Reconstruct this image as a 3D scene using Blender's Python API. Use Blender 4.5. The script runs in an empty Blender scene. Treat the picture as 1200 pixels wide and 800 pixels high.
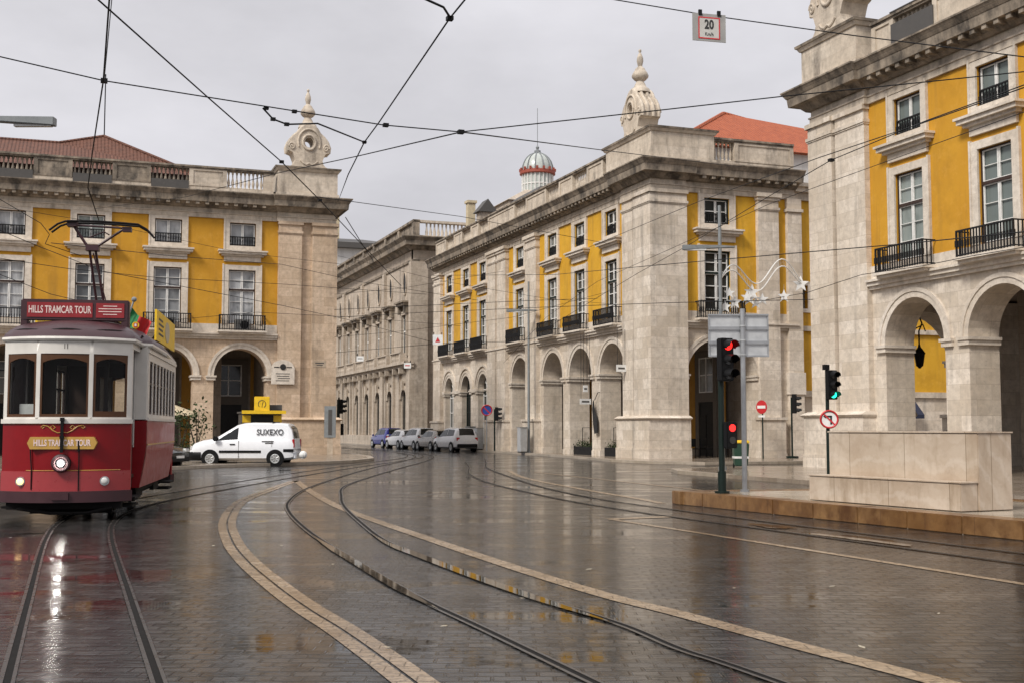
import bpy, bmesh, math, random
from mathutils import Vector, Matrix
R = math.radians
random.seed(7)
S = bpy.context.scene
COL = S.collection

# ------------------------------------------------------------------ camera
cam_d = bpy.data.cameras.new('camera'); cam = bpy.data.objects.new('camera', cam_d); COL.objects.link(cam)
YAW, PITCH, FOC = R(20.04), R(4.126), 1400.0
cam.location = (0, 0, 1.6); cam.rotation_euler = (R(90) + PITCH, 0, -YAW)
cam_d.sensor_width = 36; cam_d.lens = 42.0; cam_d.clip_end = 3000; cam_d.clip_start = .05
S.camera = cam
# ------------------------------------------------------------------ world + sun
W = bpy.data.worlds.new('World'); S.world = W; W.use_nodes = True
wn, wl = W.node_tree.nodes, W.node_tree.links
wn.clear()
SUN_EL, SUN_AZ = R(44), R(240)          # sun_rotation: clockwise from +Y seen from above
sky = wn.new('ShaderNodeTexSky'); sky.sky_type = 'NISHITA'; sky.sun_disc = False
sky.sun_elevation = SUN_EL; sky.sun_rotation = SUN_AZ
tc = wn.new('ShaderNodeTexCoord'); sx = wn.new('ShaderNodeSeparateXYZ'); wl.new(tc.outputs['Generated'], sx.inputs[0])
rmp = wn.new('ShaderNodeValToRGB'); wl.new(sx.outputs['Z'], rmp.inputs[0])       # overcast: zenith brighter than horizon
e = rmp.color_ramp.elements
e[0].position = 0.0; e[0].color = (.37, .363, .385, 1); e[1].position = 1.0; e[1].color = (.80, .785, .81, 1)
e2 = e.new(.35); e2.color = (.45, .442, .463, 1)
mp = wn.new('ShaderNodeMapping'); mp.inputs['Scale'].default_value = (1, 1, 2.2); wl.new(tc.outputs['Generated'], mp.inputs[0])
nz = wn.new('ShaderNodeTexNoise'); nz.inputs['Scale'].default_value = 3.0; nz.inputs['Detail'].default_value = 6; nz.inputs['Roughness'].default_value = .55
wl.new(mp.outputs[0], nz.inputs['Vector'])
cr = wn.new('ShaderNodeMapRange'); cr.inputs['From Min'].default_value = .3; cr.inputs['From Max'].default_value = .7
cr.inputs['To Min'].default_value = .78; cr.inputs['To Max'].default_value = 1.07; wl.new(nz.outputs['Fac'], cr.inputs['Value'])
vm = wn.new('ShaderNodeVectorMath'); vm.operation = 'SCALE'; wl.new(rmp.outputs[0], vm.inputs[0]); wl.new(cr.outputs[0], vm.inputs['Scale'])
vm2 = wn.new('ShaderNodeVectorMath'); vm2.operation = 'SCALE'; wl.new(vm.outputs[0], vm2.inputs[0]); vm2.inputs['Scale'].default_value = 14.5
mx = wn.new('ShaderNodeMix'); mx.data_type = 'RGBA'; mx.inputs['Factor'].default_value = .96
wl.new(sky.outputs[0], mx.inputs['A']); wl.new(vm2.outputs[0], mx.inputs['B'])
bg = wn.new('ShaderNodeBackground'); bg.inputs['Strength'].default_value = .105; wl.new(mx.outputs['Result'], bg.inputs[0])
wo = wn.new('ShaderNodeOutputWorld'); wl.new(bg.outputs[0], wo.inputs[0])
sd = bpy.data.lights.new('sun', 'SUN'); sd.energy = 2.7; sd.angle = R(14); sd.color = (1, .95, .88)
sun = bpy.data.objects.new('sun', sd); COL.objects.link(sun)
_d = Vector((math.sin(SUN_AZ)*math.cos(SUN_EL), math.cos(SUN_AZ)*math.cos(SUN_EL), math.sin(SUN_EL)))
sun.rotation_euler = (-_d).to_track_quat('-Z', 'Y').to_euler(); sun.location = (-20, -10, 40)
S.view_settings.view_transform = 'Standard'; S.view_settings.look = 'None'; S.view_settings.gamma = 1
S.view_settings.exposure = 0.27; S.view_settings.use_curve_mapping = False

# ------------------------------------------------------------------ helpers
def ray(x, y):
    r, u = (x-600)/FOC, -(y-400)/FOC
    f2, z = math.cos(PITCH)-u*math.sin(PITCH), math.sin(PITCH)+u*math.cos(PITCH)
    c, s = math.cos(YAW), math.sin(YAW)
    return Vector((r*c+f2*s, -r*s+f2*c, z))
def at(x, y, D):                        # a point D metres ahead along the view
    return Vector((0, 0, 1.6)) + ray(x, y)*D
def atz(x, y, z):
    r = ray(x, y); return Vector((0, 0, 1.6)) + r*((z-1.6)/r.z)

OFF = {}
class MB:
    def __init__(s, T=None): s.v = []; s.f = []; s.T = T
    def add(s, pts, faces):
        n = len(s.v)
        for p in pts:
            p = s.T(*p) if s.T else p
            s.v.append(tuple(p))
        s.f += [tuple(i+n for i in f) for f in faces]
    def poly(s, pts): s.add(pts, [tuple(range(len(pts)))])
    def box(s, x0, x1, y0, y1, z0, z1):
        s.add([(x0,y0,z0),(x1,y0,z0),(x1,y1,z0),(x0,y1,z0),(x0,y0,z1),(x1,y0,z1),(x1,y1,z1),(x0,y1,z1)],
              [(0,3,2,1),(4,5,6,7),(0,1,5,4),(1,2,6,5),(2,3,7,6),(3,0,4,7)])
    def frust(s, r0, z0, r1, z1):       # r = (x0,x1,y0,y1)
        a, b, c, d = r0; e, f, g, h = r1
        s.add([(a,c,z0),(b,c,z0),(b,d,z0),(a,d,z0),(e,g,z1),(f,g,z1),(f,h,z1),(e,h,z1)],
              [(0,3,2,1),(4,5,6,7),(0,1,5,4),(1,2,6,5),(2,3,7,6),(3,0,4,7)])
    def prism(s, poly, z0, z1):         # poly in xy
        n = len(poly)
        s.add([(x,y,z0) for x,y in poly]+[(x,y,z1) for x,y in poly],
              [tuple(range(n))[::-1], tuple(range(n, 2*n))]+[(i,(i+1)%n,(i+1)%n+n,i+n) for i in range(n)])
    def extr(s, pts, d):                # closed polygon of 3d points extruded by vector d
        n = len(pts); d = Vector(d)
        s.add([tuple(p) for p in pts]+[tuple(Vector(p)+d) for p in pts],
              [tuple(range(n))[::-1], tuple(range(n,2*n))]+[(i,(i+1)%n,(i+1)%n+n,i+n) for i in range(n)])
    def tube(s, pts, r, seg=6, caps=True):
        pts = [Vector(p) for p in pts]; n = len(pts)
        if not isinstance(r, (list, tuple)): r = [r]*n
        ring = []; vs = []
        up = None
        for i, p in enumerate(pts):
            t = (pts[min(i+1,n-1)]-pts[max(i-1,0)]).normalized()
            if up is None:
                up = Vector((0,0,1)) if abs(t.z) < .9 else Vector((1,0,0))
            a = t.cross(up).normalized(); b = a.cross(t).normalized(); up = b
            for k in range(seg):
                q = 2*math.pi*k/seg
                vs.append(tuple(p + a*math.cos(q)*r[i] + b*math.sin(q)*r[i]))
        fs = []
        for i in range(n-1):
            for k in range(seg):
                fs.append((i*seg+k, i*seg+(k+1)%seg, (i+1)*seg+(k+1)%seg, (i+1)*seg+k))
        if caps: fs += [tuple(range(seg))[::-1], tuple(range((n-1)*seg, n*seg))]
        s.add(vs, fs)
    def lathe(s, prof, c=(0,0,0), seg=16):     # prof: (r,z)
        vs = []; fs = []; n = len(prof)
        for r, z in prof:
            for k in range(seg):
                q = 2*math.pi*k/seg; vs.append((c[0]+r*math.cos(q), c[1]+r*math.sin(q), c[2]+z))
        for i in range(n-1):
            for k in range(seg): fs.append((i*seg+k, i*seg+(k+1)%seg, (i+1)*seg+(k+1)%seg, (i+1)*seg+k))
        fs += [tuple(range(seg))[::-1], tuple(range((n-1)*seg, n*seg))]
        s.add(vs, fs)
    def disc(s, c, axis, r, t, seg=20, r2=None): # cylinder centred c along axis
        a = Vector(axis).normalized(); c = Vector(c)
        s.tube([c-a*t/2, c+a*t/2], [r, r2 or r], seg)
    def ball(s, c, r, seg=12, rings=8, sc=(1,1,1)):
        vs = []; fs = []
        for i in range(rings+1):
            th = math.pi*i/rings; rr = max(math.sin(th), .01)
            for k in range(seg):
                q = 2*math.pi*k/seg
                vs.append((c[0]+r*rr*math.cos(q)*sc[0], c[1]+r*rr*math.sin(q)*sc[1], c[2]+r*math.cos(th)*sc[2]))
        for i in range(rings):
            for k in range(seg): fs.append((i*seg+k, (i+1)*seg+k, (i+1)*seg+(k+1)%seg, i*seg+(k+1)%seg))
        s.add(vs, fs)
    def loft(s, rings, closed=True, caps=True):
        n = len(rings[0]); vs = [p for r in rings for p in r]; fs = []
        for i in range(len(rings)-1):
            for k in range(n if closed else n-1):
                fs.append((i*n+k, i*n+(k+1)%n, (i+1)*n+(k+1)%n, (i+1)*n+k))
        if caps and closed: fs += [tuple(range(n))[::-1], tuple(range((len(rings)-1)*n, len(rings)*n))]
        s.add(vs, fs)
    def mesh(s, off=Vector((0,0,0)), smooth=False, weld=True, bevel=0, sub=0):
        bm = bmesh.new()
        vv = [bm.verts.new(p) for p in s.v]
        for f in s.f:
            try: bm.faces.new([vv[i] for i in f])
            except ValueError: pass
        if weld: bmesh.ops.remove_doubles(bm, verts=bm.verts, dist=1e-5)
        bmesh.ops.recalc_face_normals(bm, faces=bm.faces)
        if bevel:
            ed = [e for e in bm.edges if len(e.link_faces) == 2 and e.calc_face_angle(0) > R(35)]
            bmesh.ops.bevel(bm, geom=ed, offset=bevel, segments=2, affect='EDGES', clamp_overlap=True)
        uv = bm.loops.layers.uv.new('UVMap')
        for f in bm.faces:
            n = f.normal; ax, ay, az = abs(n.x), abs(n.y), abs(n.z)
            for l in f.loops:
                c = l.vert.co
                if az >= ax and az >= ay: l[uv].uv = (c.x, c.y)
                elif ax >= ay: l[uv].uv = (c.y, c.z)
                else: l[uv].uv = (c.x, c.z)
            f.smooth = bool(smooth)
        for v in bm.verts: v.co -= off
        me = bpy.data.meshes.new('m'); bm.to_mesh(me); bm.free()
        if smooth:
            try: me.set_sharp_from_angle(angle=R(smooth if smooth is not True else 40))
            except Exception: pass
        return me
    def build(s, name, mat, parent=None, **kw):
        if parent is not None:
            off = OFF.get(parent.name, Vector((0,0,0)))
        else:
            xs = [p[0] for p in s.v]; ys = [p[1] for p in s.v]; zs = [p[2] for p in s.v]
            off = Vector(((min(xs)+max(xs))/2, (min(ys)+max(ys))/2, min(zs)))
        me = s.mesh(off, **kw); me.name = name
        o = bpy.data.objects.new(name, me); COL.objects.link(o)
        if mat: me.materials.append(mat)
        if parent is not None: o.parent = parent
        else: o.location = off
        OFF[o.name] = off
        return o
def tag(o, label=None, cat=None, group=None, kind=None):
    if label: o['label'] = label
    if cat: o['category'] = cat
    if group: o['group'] = group
    if kind: o['kind'] = kind
    return o
def thing(name, label, cat, loc=(0,0,0), rz=0, group=None, world=False):
    o = bpy.data.objects.new(name, None); COL.objects.link(o); o.location = loc; o.rotation_euler = (0,0,rz)
    o.empty_display_size = .3
    OFF[o.name] = Vector(loc) if world else Vector((0,0,0))
    return tag(o, label, cat, group)
def struct(name, mb, m, **kw):
    return tag(mb.build(name, m, **kw), kind='structure')
def copy_tree(o, parent=None):
    c = o.copy(); COL.objects.link(c)
    OFF[c.name] = OFF.get(o.name, Vector((0,0,0)))
    if parent is not None: c.parent = parent
    for ch in [x for x in bpy.data.objects if x.parent == o]: copy_tree(ch, c)
    return c
def text_mb(body, size, depth=.004, T=None, squeeze=1.0, shear=0, bold=0):
    cu = bpy.data.curves.new('t', 'FONT'); cu.body = body; cu.size = size; cu.extrude = depth/2; cu.align_x = 'CENTER'; cu.align_y = 'CENTER'; cu.shear = shear; cu.offset = bold
    cu.resolution_u = 3
    ob = bpy.data.objects.new('t', cu); COL.objects.link(ob); bpy.context.view_layer.update()
    me = bpy.data.meshes.new_from_object(ob.evaluated_get(bpy.context.evaluated_depsgraph_get()))
    mb = MB(T)                          # text lies in local x (right), z (up), facing -y
    mb.add([(v.co.x*squeeze, -v.co.z, v.co.y) for v in me.vertices], [tuple(p.vertices) for p in me.polygons])
    bpy.data.objects.remove(ob); bpy.data.curves.remove(cu); bpy.data.meshes.remove(me)
    return mb

# ------------------------------------------------------------------ materials
class NT:
    def __init__(s, name):
        s.m = bpy.data.materials.new(name); s.m.use_nodes = True
        s.n, s.l = s.m.node_tree.nodes, s.m.node_tree.links
        s.b = s.n['Principled BSDF']
    def node(s, t, ins={}, **props):
        n = s.n.new('ShaderNode'+t)
        for k, v in props.items(): setattr(n, k, v)
        for k, v in ins.items():
            if hasattr(v, 'is_linked') or isinstance(v, bpy.types.NodeSocket): s.l.new(v, n.inputs[k])
            else: n.inputs[k].default_value = v
        return n
    def noise(s, vec, scale, detail=4, rough=.55):
        return s.node('TexNoise', {'Vector': vec, 'Scale': scale, 'Detail': detail, 'Roughness': rough}).outputs['Fac']
    def map(s, vec, scale=(1,1,1), rot=(0,0,0)):
        return s.node('Mapping', {'Vector': vec, 'Scale': scale, 'Rotation': rot}).outputs[0]
    def rng(s, v, a, b, c, d):
        return s.node('MapRange', {'Value': v, 'From Min': a, 'From Max': b, 'To Min': c, 'To Max': d}).outputs[0]
    def mix(s, f, a, b, blend='MIX'):
        n = s.n.new('ShaderNodeMix'); n.data_type = 'RGBA'; n.blend_type = blend
        for k, v in (('Factor', f), ('A', a), ('B', b)):
            if isinstance(v, bpy.types.NodeSocket): s.l.new(v, n.inputs[k])
            elif k == 'Factor': n.inputs[k].default_value = v
            else: n.inputs[k].default_value = (*v, 1)
        return n.outputs['Result']
    def math(s, op, a, b=0):
        n = s.n.new('ShaderNodeMath'); n.operation = op
        for i, v in enumerate((a, b)):
            if isinstance(v, bpy.types.NodeSocket): s.l.new(v, n.inputs[i])
            else: n.inputs[i].default_value = v
        return n.outputs[0]
    def set(s, k, v):
        if isinstance(v, bpy.types.NodeSocket): s.l.new(v, s.b.inputs[k])
        else: s.b.inputs[k].default_value = (*v, 1) if isinstance(v, tuple) and len(v) == 3 else v
    def bump(s, h, strength=.3, dist=.02):
        n = s.node('Bump', {'Height': h, 'Strength': strength, 'Distance': dist}); s.l.new(n.outputs[0], s.b.inputs['Normal'])
def pos(t): return t.node('NewGeometry').outputs['Position']
def obc(t): return t.node('TexCoord').outputs['Object']
def uvc(t): return t.node('TexCoord').outputs['UV']

def plain(name, col, rough=.5, metal=0, var=.12, scale=6, coat=0, spec=.5, emit=None, es=0):
    t = NT(name); n = t.noise(obc(t), scale, 5)
    c = t.mix(t.rng(n, .3, .7, 0, 1), tuple(x*(1-var) for x in col), tuple(min(1, x*(1+var)) for x in col))
    t.set('Base Color', c); t.set('Roughness', t.rng(n, .3, .7, max(.02, rough-.06), min(1, rough+.08))); t.set('Metallic', metal)
    t.set('Coat Weight', coat); t.set('Specular IOR Level', spec)
    if emit: t.set('Emission Color', emit); t.set('Emission Strength', es)
    return t.m
def stone(name, ca, cb, bw=1.2, bh=.5, stain=.5, stain_col=(.055,.05,.045), joint=.55, rough=.75, streak_z=.12, thr=(.54,.72), var=.5):
    t = NT(name); p = pos(t)
    big = t.noise(p, .55, 5, .6); med = t.noise(p, 4.5, 6, .65); fine = t.noise(p, 42, 3, .6)
    c = t.mix(t.rng(big, .32, .68, 0, 1), ca, cb)
    br = t.node('TexBrick', {'Vector': uvc(t), 'Color1': (1,1,1,1), 'Color2': (1-.28*var,1-.31*var,1-.36*var,1), 'Mortar': (joint,joint*.95,joint*.9,1), 'Scale': 1, 'Mortar Size': .008, 'Mortar Smooth': .3, 'Bias': -.15, 'Brick Width': bw, 'Row Height': bh})
    c = t.mix(1, c, br.outputs['Color'], 'MULTIPLY')
    c = t.mix(t.rng(med, .38, .7, 0, .6), c, tuple(x*.56 for x in ca)); pit = t.noise(p, 11, 5, .7); c = t.mix(t.rng(pit, .58, .70, 0, .5), c, tuple(x*.4 for x in ca))
    st = t.noise(t.map(p, (1.7, 1.7, streak_z)), 1.0, 7, .62)
    blot = t.noise(p, 1.3, 6, .7)
    st = t.math('MULTIPLY', t.rng(st, thr[0], thr[1], 0, 1), t.rng(blot, .34, .62, .15, 1))
    c = t.mix(t.math('MULTIPLY', st, stain), c, stain_col)
    c = t.mix(t.rng(fine, .3, .7, 0, .22), c, tuple(x*.55 for x in ca))
    t.set('Base Color', c); t.set('Roughness', rough)
    h = t.math('ADD', t.math('MULTIPLY', fine, .35), t.math('ADD', t.math('MULTIPLY', med, .5), t.math('MULTIPLY', br.outputs['Fac'], -.9)))
    t.bump(h, .4, .015)
    return t.m
def plaster(name, ca, cb):
    t = NT(name); p = pos(t)
    big = t.noise(p, .5, 5, .6); f = t.noise(p, 30, 4)
    c = t.mix(t.rng(big, .32, .68, 0, 1), ca, cb)
    st = t.noise(t.map(p, (1.6, 1.6, .14)), 1.0, 6, .6)
    c = t.mix(t.rng(st, .50, .72, 0, .6), c, tuple(x*.45+.02 for x in ca))
    bl = t.noise(p, 2.6, 6, .7); c = t.mix(t.rng(t.noise(p, .9, 7, .72), .50, .70, 0, .4), c, tuple(x*.66 for x in ca)); c = t.mix(t.rng(bl, .52, .72, 0, .35), c, tuple(min(1,x*1.1+.05) for x in cb))
    t.set('Base Color', c); t.set('Roughness', .8); t.bump(f, .12, .01)
    return t.m
def glass_dark(name, ca, cb, rough=.06):
    t = NT(name); p = pos(t)
    oi = t.node('ObjectInfo').outputs['Random']
    n = t.noise(t.map(p, (1, 1, .5)), 1.4, 3)
    fold = t.node('TexWave', {'Vector': uvc(t), 'Scale': 4.5, 'Distortion': 1.2, 'Detail': 2}, wave_type='BANDS', bands_direction='X').outputs['Fac']
    f = t.math('MULTIPLY', t.rng(n, .30, .5, .15, 1), t.math('MULTIPLY', t.rng(oi, .35, .6, .08, 1), t.rng(fold, 0, 1, .55, 1)))
    t.set('Base Color', t.mix(f, ca, cb)); t.set('Roughness', rough); t.set('Specular IOR Level', .35)
    return t.m

M = {}
# limestone of the arcaded blocks
M['stone'] = stone('limestone', (.67,.575,.465), (.84,.755,.65), stain=.65, joint=.62, var=1.0, stain_col=(.11,.1,.09))
M['stone_warm'] = stone('limestone_warm', (.58,.43,.295), (.76,.60,.45), stain=.6, joint=.62, var=1.0)
M['stone_old'] = stone('limestone_weathered', (.58,.495,.395), (.74,.65,.535), stain=.7, thr=(.49,.66), streak_z=.3, joint=.8, stain_col=(.06,.048,.038))
M['stone_grey'] = stone('limestone_brown_grey', (.48,.40,.315), (.63,.545,.45), stain=.65, thr=(.5,.68), joint=.7)
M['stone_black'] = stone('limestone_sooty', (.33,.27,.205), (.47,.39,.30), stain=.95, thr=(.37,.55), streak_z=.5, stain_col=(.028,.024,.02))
M['trim'] = stone('limestone_trim', (.66,.575,.475), (.81,.735,.64), bw=2.4, bh=3, stain=.35, joint=.8)
M['stone_shaded'] = stone('limestone_arcade_shaded', (.29,.24,.19), (.37,.315,.26), stain=.35)  # limestone darkened in its colour for the shade inside the arcades
M['marble'] = stone('bench_marble', (.50,.395,.285), (.66,.56,.44), bw=1.15, bh=2.2, stain=.5, stain_col=(.28,.2,.13), joint=.45, thr=(.46,.66), rough=.38, var=.6)
t = NT('bench_veined_marble'); p = pos(t)
wv_ = t.node('TexWave', {'Vector': t.map(p, (1,1,1), (R(40),R(35),R(20))), 'Scale': .9, 'Distortion': 5.5, 'Detail': 5, 'Detail Scale': 1.4, 'Detail Roughness': .65}, wave_type='BANDS').outputs['Fac']
b0 = t.noise(p, .9, 6, .65); b1 = t.noise(p, 5, 6, .7); b2 = t.noise(t.map(p, (2.5,2.5,.5)), 1.2, 6, .65)
c = t.mix(t.rng(b0, .3, .7, 0, 1), (.40,.31,.225), (.56,.475,.38))
c = t.mix(t.rng(wv_, .8, 1, 0, .3), c, (.64,.57,.485)); c = t.mix(t.rng(wv_, .0, .16, .25, 0), c, (.36,.27,.19))
c = t.mix(t.rng(b2, .52, .72, 0, .6), c, (.24,.17,.105)); c = t.mix(t.rng(b1, .55, .75, 0, .45), c, (.30,.23,.17))
br = t.node('TexBrick', {'Vector': uvc(t), 'Color1': (1,1,1,1), 'Color2': (.88,.86,.83,1), 'Mortar': (.4,.36,.3,1), 'Scale': 1, 'Mortar Size': .006, 'Brick Width': 1.35, 'Row Height': 4})
t.set('Base Color', t.mix(1, c, br.outputs['Color'], 'MULTIPLY')); t.set('Roughness', t.rng(b1, .3, .7, .28, .5)); t.bump(b1, .15, .01); M['bench'] = t.m
M['ochre'] = plaster('ochre_plaster', (.55,.285,.012), (.65,.36,.02))
M['ochre_o'] = plaster('orange_ochre_plaster', (.49,.235,.010), (.57,.29,.017))
M['ochre_shaded'] = plaster('arcade_ochre_plaster_shaded', (.36,.175,.02), (.42,.22,.03))  # darker ochre copy, with the arcade shade mixed into its colour
M['tile'] = None
t = NT('terracotta_tiles'); p = pos(t)
wv = t.node('TexWave', {'Vector': uvc(t), 'Scale': 1.6, 'Distortion': .3, 'Detail': 1}, wave_type='BANDS', bands_direction='X')
wv2 = t.node('TexWave', {'Vector': uvc(t), 'Scale': 1.1, 'Distortion': .5}, wave_type='BANDS', bands_direction='Y')
nn = t.noise(p, 3, 5, .7)
t.set('Base Color', t.mix(t.rng(nn, .3, .7, 0, 1), (.075,.029,.017), (.150,.058,.033))); t.set('Roughness', .75)
t.bump(t.math('ADD', wv.outputs['Fac'], t.math('MULTIPLY', wv2.outputs['Fac'], .5)), .8, .06); M['tile'] = t.m
t = NT('new_orange_tiles')
wv = t.node('TexWave', {'Vector': uvc(t), 'Scale': 1.5, 'Distortion': .3, 'Detail': 1}, wave_type='BANDS', bands_direction='X'); nn = t.noise(pos(t), 2.5, 5, .7)
t.set('Base Color', t.mix(t.rng(nn, .3, .7, 0, 1), (.27,.056,.017), (.40,.098,.032))); t.set('Roughness', .75); t.bump(wv.outputs['Fac'], .8, .06); M['tile_new'] = t.m
M['white_paint'] = plain('white_paint', (.74,.73,.70), .5)
M['green_frame'] = plain('dark_green_frame', (.014,.024,.02), .5, spec=.25)
M['iron'] = plain('black_iron', (.014,.014,.015), .6, 0, spec=.2)
M['pane'] = glass_dark('window_glass', (.010,.013,.013), (.26,.26,.24), .1)
M['pane_g'] = glass_dark('window_glass_greenish', (.13,.155,.148), (.34,.38,.36), .08)
M['dome_glass'] = plain('dome_glazing', (.42,.45,.42), .25)
M['door_stone_shaded'] = plain('shaded_door_stone', (.13,.11,.09), .7)  # door surround stone, dark colour stands in for the arcade shade
M['pane_l'] = glass_dark('window_glass_blinds', (.08,.085,.09), (.50,.51,.52), .1)
M['door_dark'] = plain('dark_door', (.012,.012,.012), .5, spec=.25)
M['plaster_white'] = plaster('white_render', (.55,.54,.52), (.66,.65,.63))
M['slate'] = plain('slate_roof', (.07,.065,.06), .6)
M['steel'] = plain('galvanised_steel', (.36,.37,.38), .4, .6)
M['pole_grey'] = plain('grey_pole_paint', (.20,.215,.22), .45)
M['pole_green'] = plain('dark_green_pole', (.007,.015,.012), .45, spec=.25)
M['black'] = plain('black_plastic', (.007,.007,.0075), .5, spec=.18)
M['rubber'] = plain('tyre_rubber', (.010,.010,.010), .8, spec=.15)
M['alu'] = plain('brushed_aluminium', (.55,.56,.56), .35, .5)
M['sign_white'] = plain('sign_white', (.72,.72,.70), .4)
M['sign_grey'] = plain('sign_grey', (.28,.275,.26), .5)
M['sign_red'] = plain('sign_red', (.50,.025,.03), .4)
M['sign_blue'] = plain('sign_blue', (.02,.07,.34), .4)
M['ink'] = plain('black_lettering', (.015,.015,.015), .5)
M['yellow'] = plain('yellow_sign', (.78,.50,.015), .45)
M['wire'] = plain('wire_dark', (.010,.010,.011), .6, 0, spec=.15)
M['rail'] = plain('worn_steel_rail', (.055,.05,.045), .28, .3)
M['groove'] = plain('rail_groove', (.012,.011,.01), .7, spec=.08)
M['red_paint'] = plain('tram_red', (.195,.002,.005), .36, coat=.05, var=.06, spec=.3)
M['red_side'] = plain('tram_red_side', (.30,.018,.024), .36, coat=.1, var=.04, spec=.4)
M['red_band'] = plain('tram_lower_band', (.30,.032,.036), .3, coat=.2, var=.06)
M['maroon'] = plain('tram_maroon', (.040,.011,.015), .42, coat=.05)
M['cream'] = plain('tram_cream', (.62,.59,.54), .38, coat=.15, var=.10, scale=2.5)
M['wood'] = plain('varnished_wood', (.08,.034,.014), .4, spec=.3)
M['wood_dark'] = plain('dark_wood', (.035,.017,.011), .5)
M['gold'] = plain('gold_paint', (.46,.27,.06), .4)
M['under'] = plain('underframe_black', (.009,.008,.008), .7, spec=.15)
M['pinkletter'] = plain('pale_pink_lettering', (.72,.56,.52), .5)
M['flag_green'] = plain('flag_green', (.01,.16,.045), .7)
M['flag_red'] = plain('flag_red', (.48,.02,.02), .7)
M['lamp_on'] = plain('headlamp_lit', (1,1,.95), .2, emit=(1,.93,.86,1), es=110)
M['reflector'] = plain('lamp_reflector', (.7,.68,.7), .18, metal=.9)
M['board_red'] = plain('board_red', (.24,.012,.016), .4)
M['lamp_on2'] = plain('amber_lamp_lit', (1,.8,.4), .2, emit=(1,.55,.2,1), es=2.2)
M['lamp_glass'] = plain('lamp_glass', (.6,.6,.58), .12)
M['led_red'] = plain('red_signal_lit', (.8,.02,.02), .3, emit=(1,.02,.015,1), es=1.7)
M['led_green'] = plain('green_signal_lit', (.02,.6,.4), .3, emit=(.02,1,.55,1), es=2.2)
M['led_off'] = plain('signal_lens_dark', (.03,.028,.025), .2)
M['van_white'] = plain('van_white_paint', (.74,.75,.77), .22, coat=.5, var=.03)
M['car_white'] = plain('car_white_paint', (.70,.70,.70), .22, coat=.5, var=.03)
M['car_blue'] = plain('car_blue_paint', (.008,.012,.15), .22, coat=.6, var=.05)
M['car_taupe'] = plain('car_taupe_paint', (.20,.17,.14), .25, .4, coat=.5, var=.05)
M['car_black'] = plain('car_black_paint', (.012,.012,.013), .18, coat=.7)
M['car_glass'] = plain('car_glass', (.008,.010,.011), .05, spec=.4)
M['tail_red'] = plain('tail_lamp_red', (.4,.01,.012), .2)
M['hivis'] = plain('hi_vis_yellow', (.42,.55,.12), .7)
M['bin_green'] = plain('bin_green', (.015,.05,.03), .4)
M['soil'] = plain('soil', (.03,.022,.016), .9)
M['canvas'] = plain('cream_canvas', (.5,.42,.28), .8)
M['navy'] = plain('navy_awning', (.012,.016,.04), .7)
t = NT('leaf_green'); oi = t.noise(pos(t), 9, 2)
t.set('Base Color', t.mix(t.rng(oi, .3, .7, 0, 1), (.018,.03,.012), (.05,.07,.028))); t.set('Roughness', .75); t.set('Specular IOR Level', .12); M['leaf'] = t.m
M['bark'] = plain('bark', (.06,.045,.03), .8)

# tram glass: real see-through panes
t = NT('tram_glass'); t.n.remove(t.b)
tr = t.node('BsdfTransparent', {'Color': (.82,.84,.83,1)}); gl = t.node('BsdfGlossy', {'Color': (1,1,1,1), 'Roughness': .03})
fr = t.node('Fresnel', {'IOR': 1.22}); ms = t.node('MixShader', {0: fr.outputs[0], 1: tr.outputs[0], 2: gl.outputs[0]})
t.l.new(ms.outputs[0], t.n['Material Output'].inputs[0]); M['tram_glass'] = t.m

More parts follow.
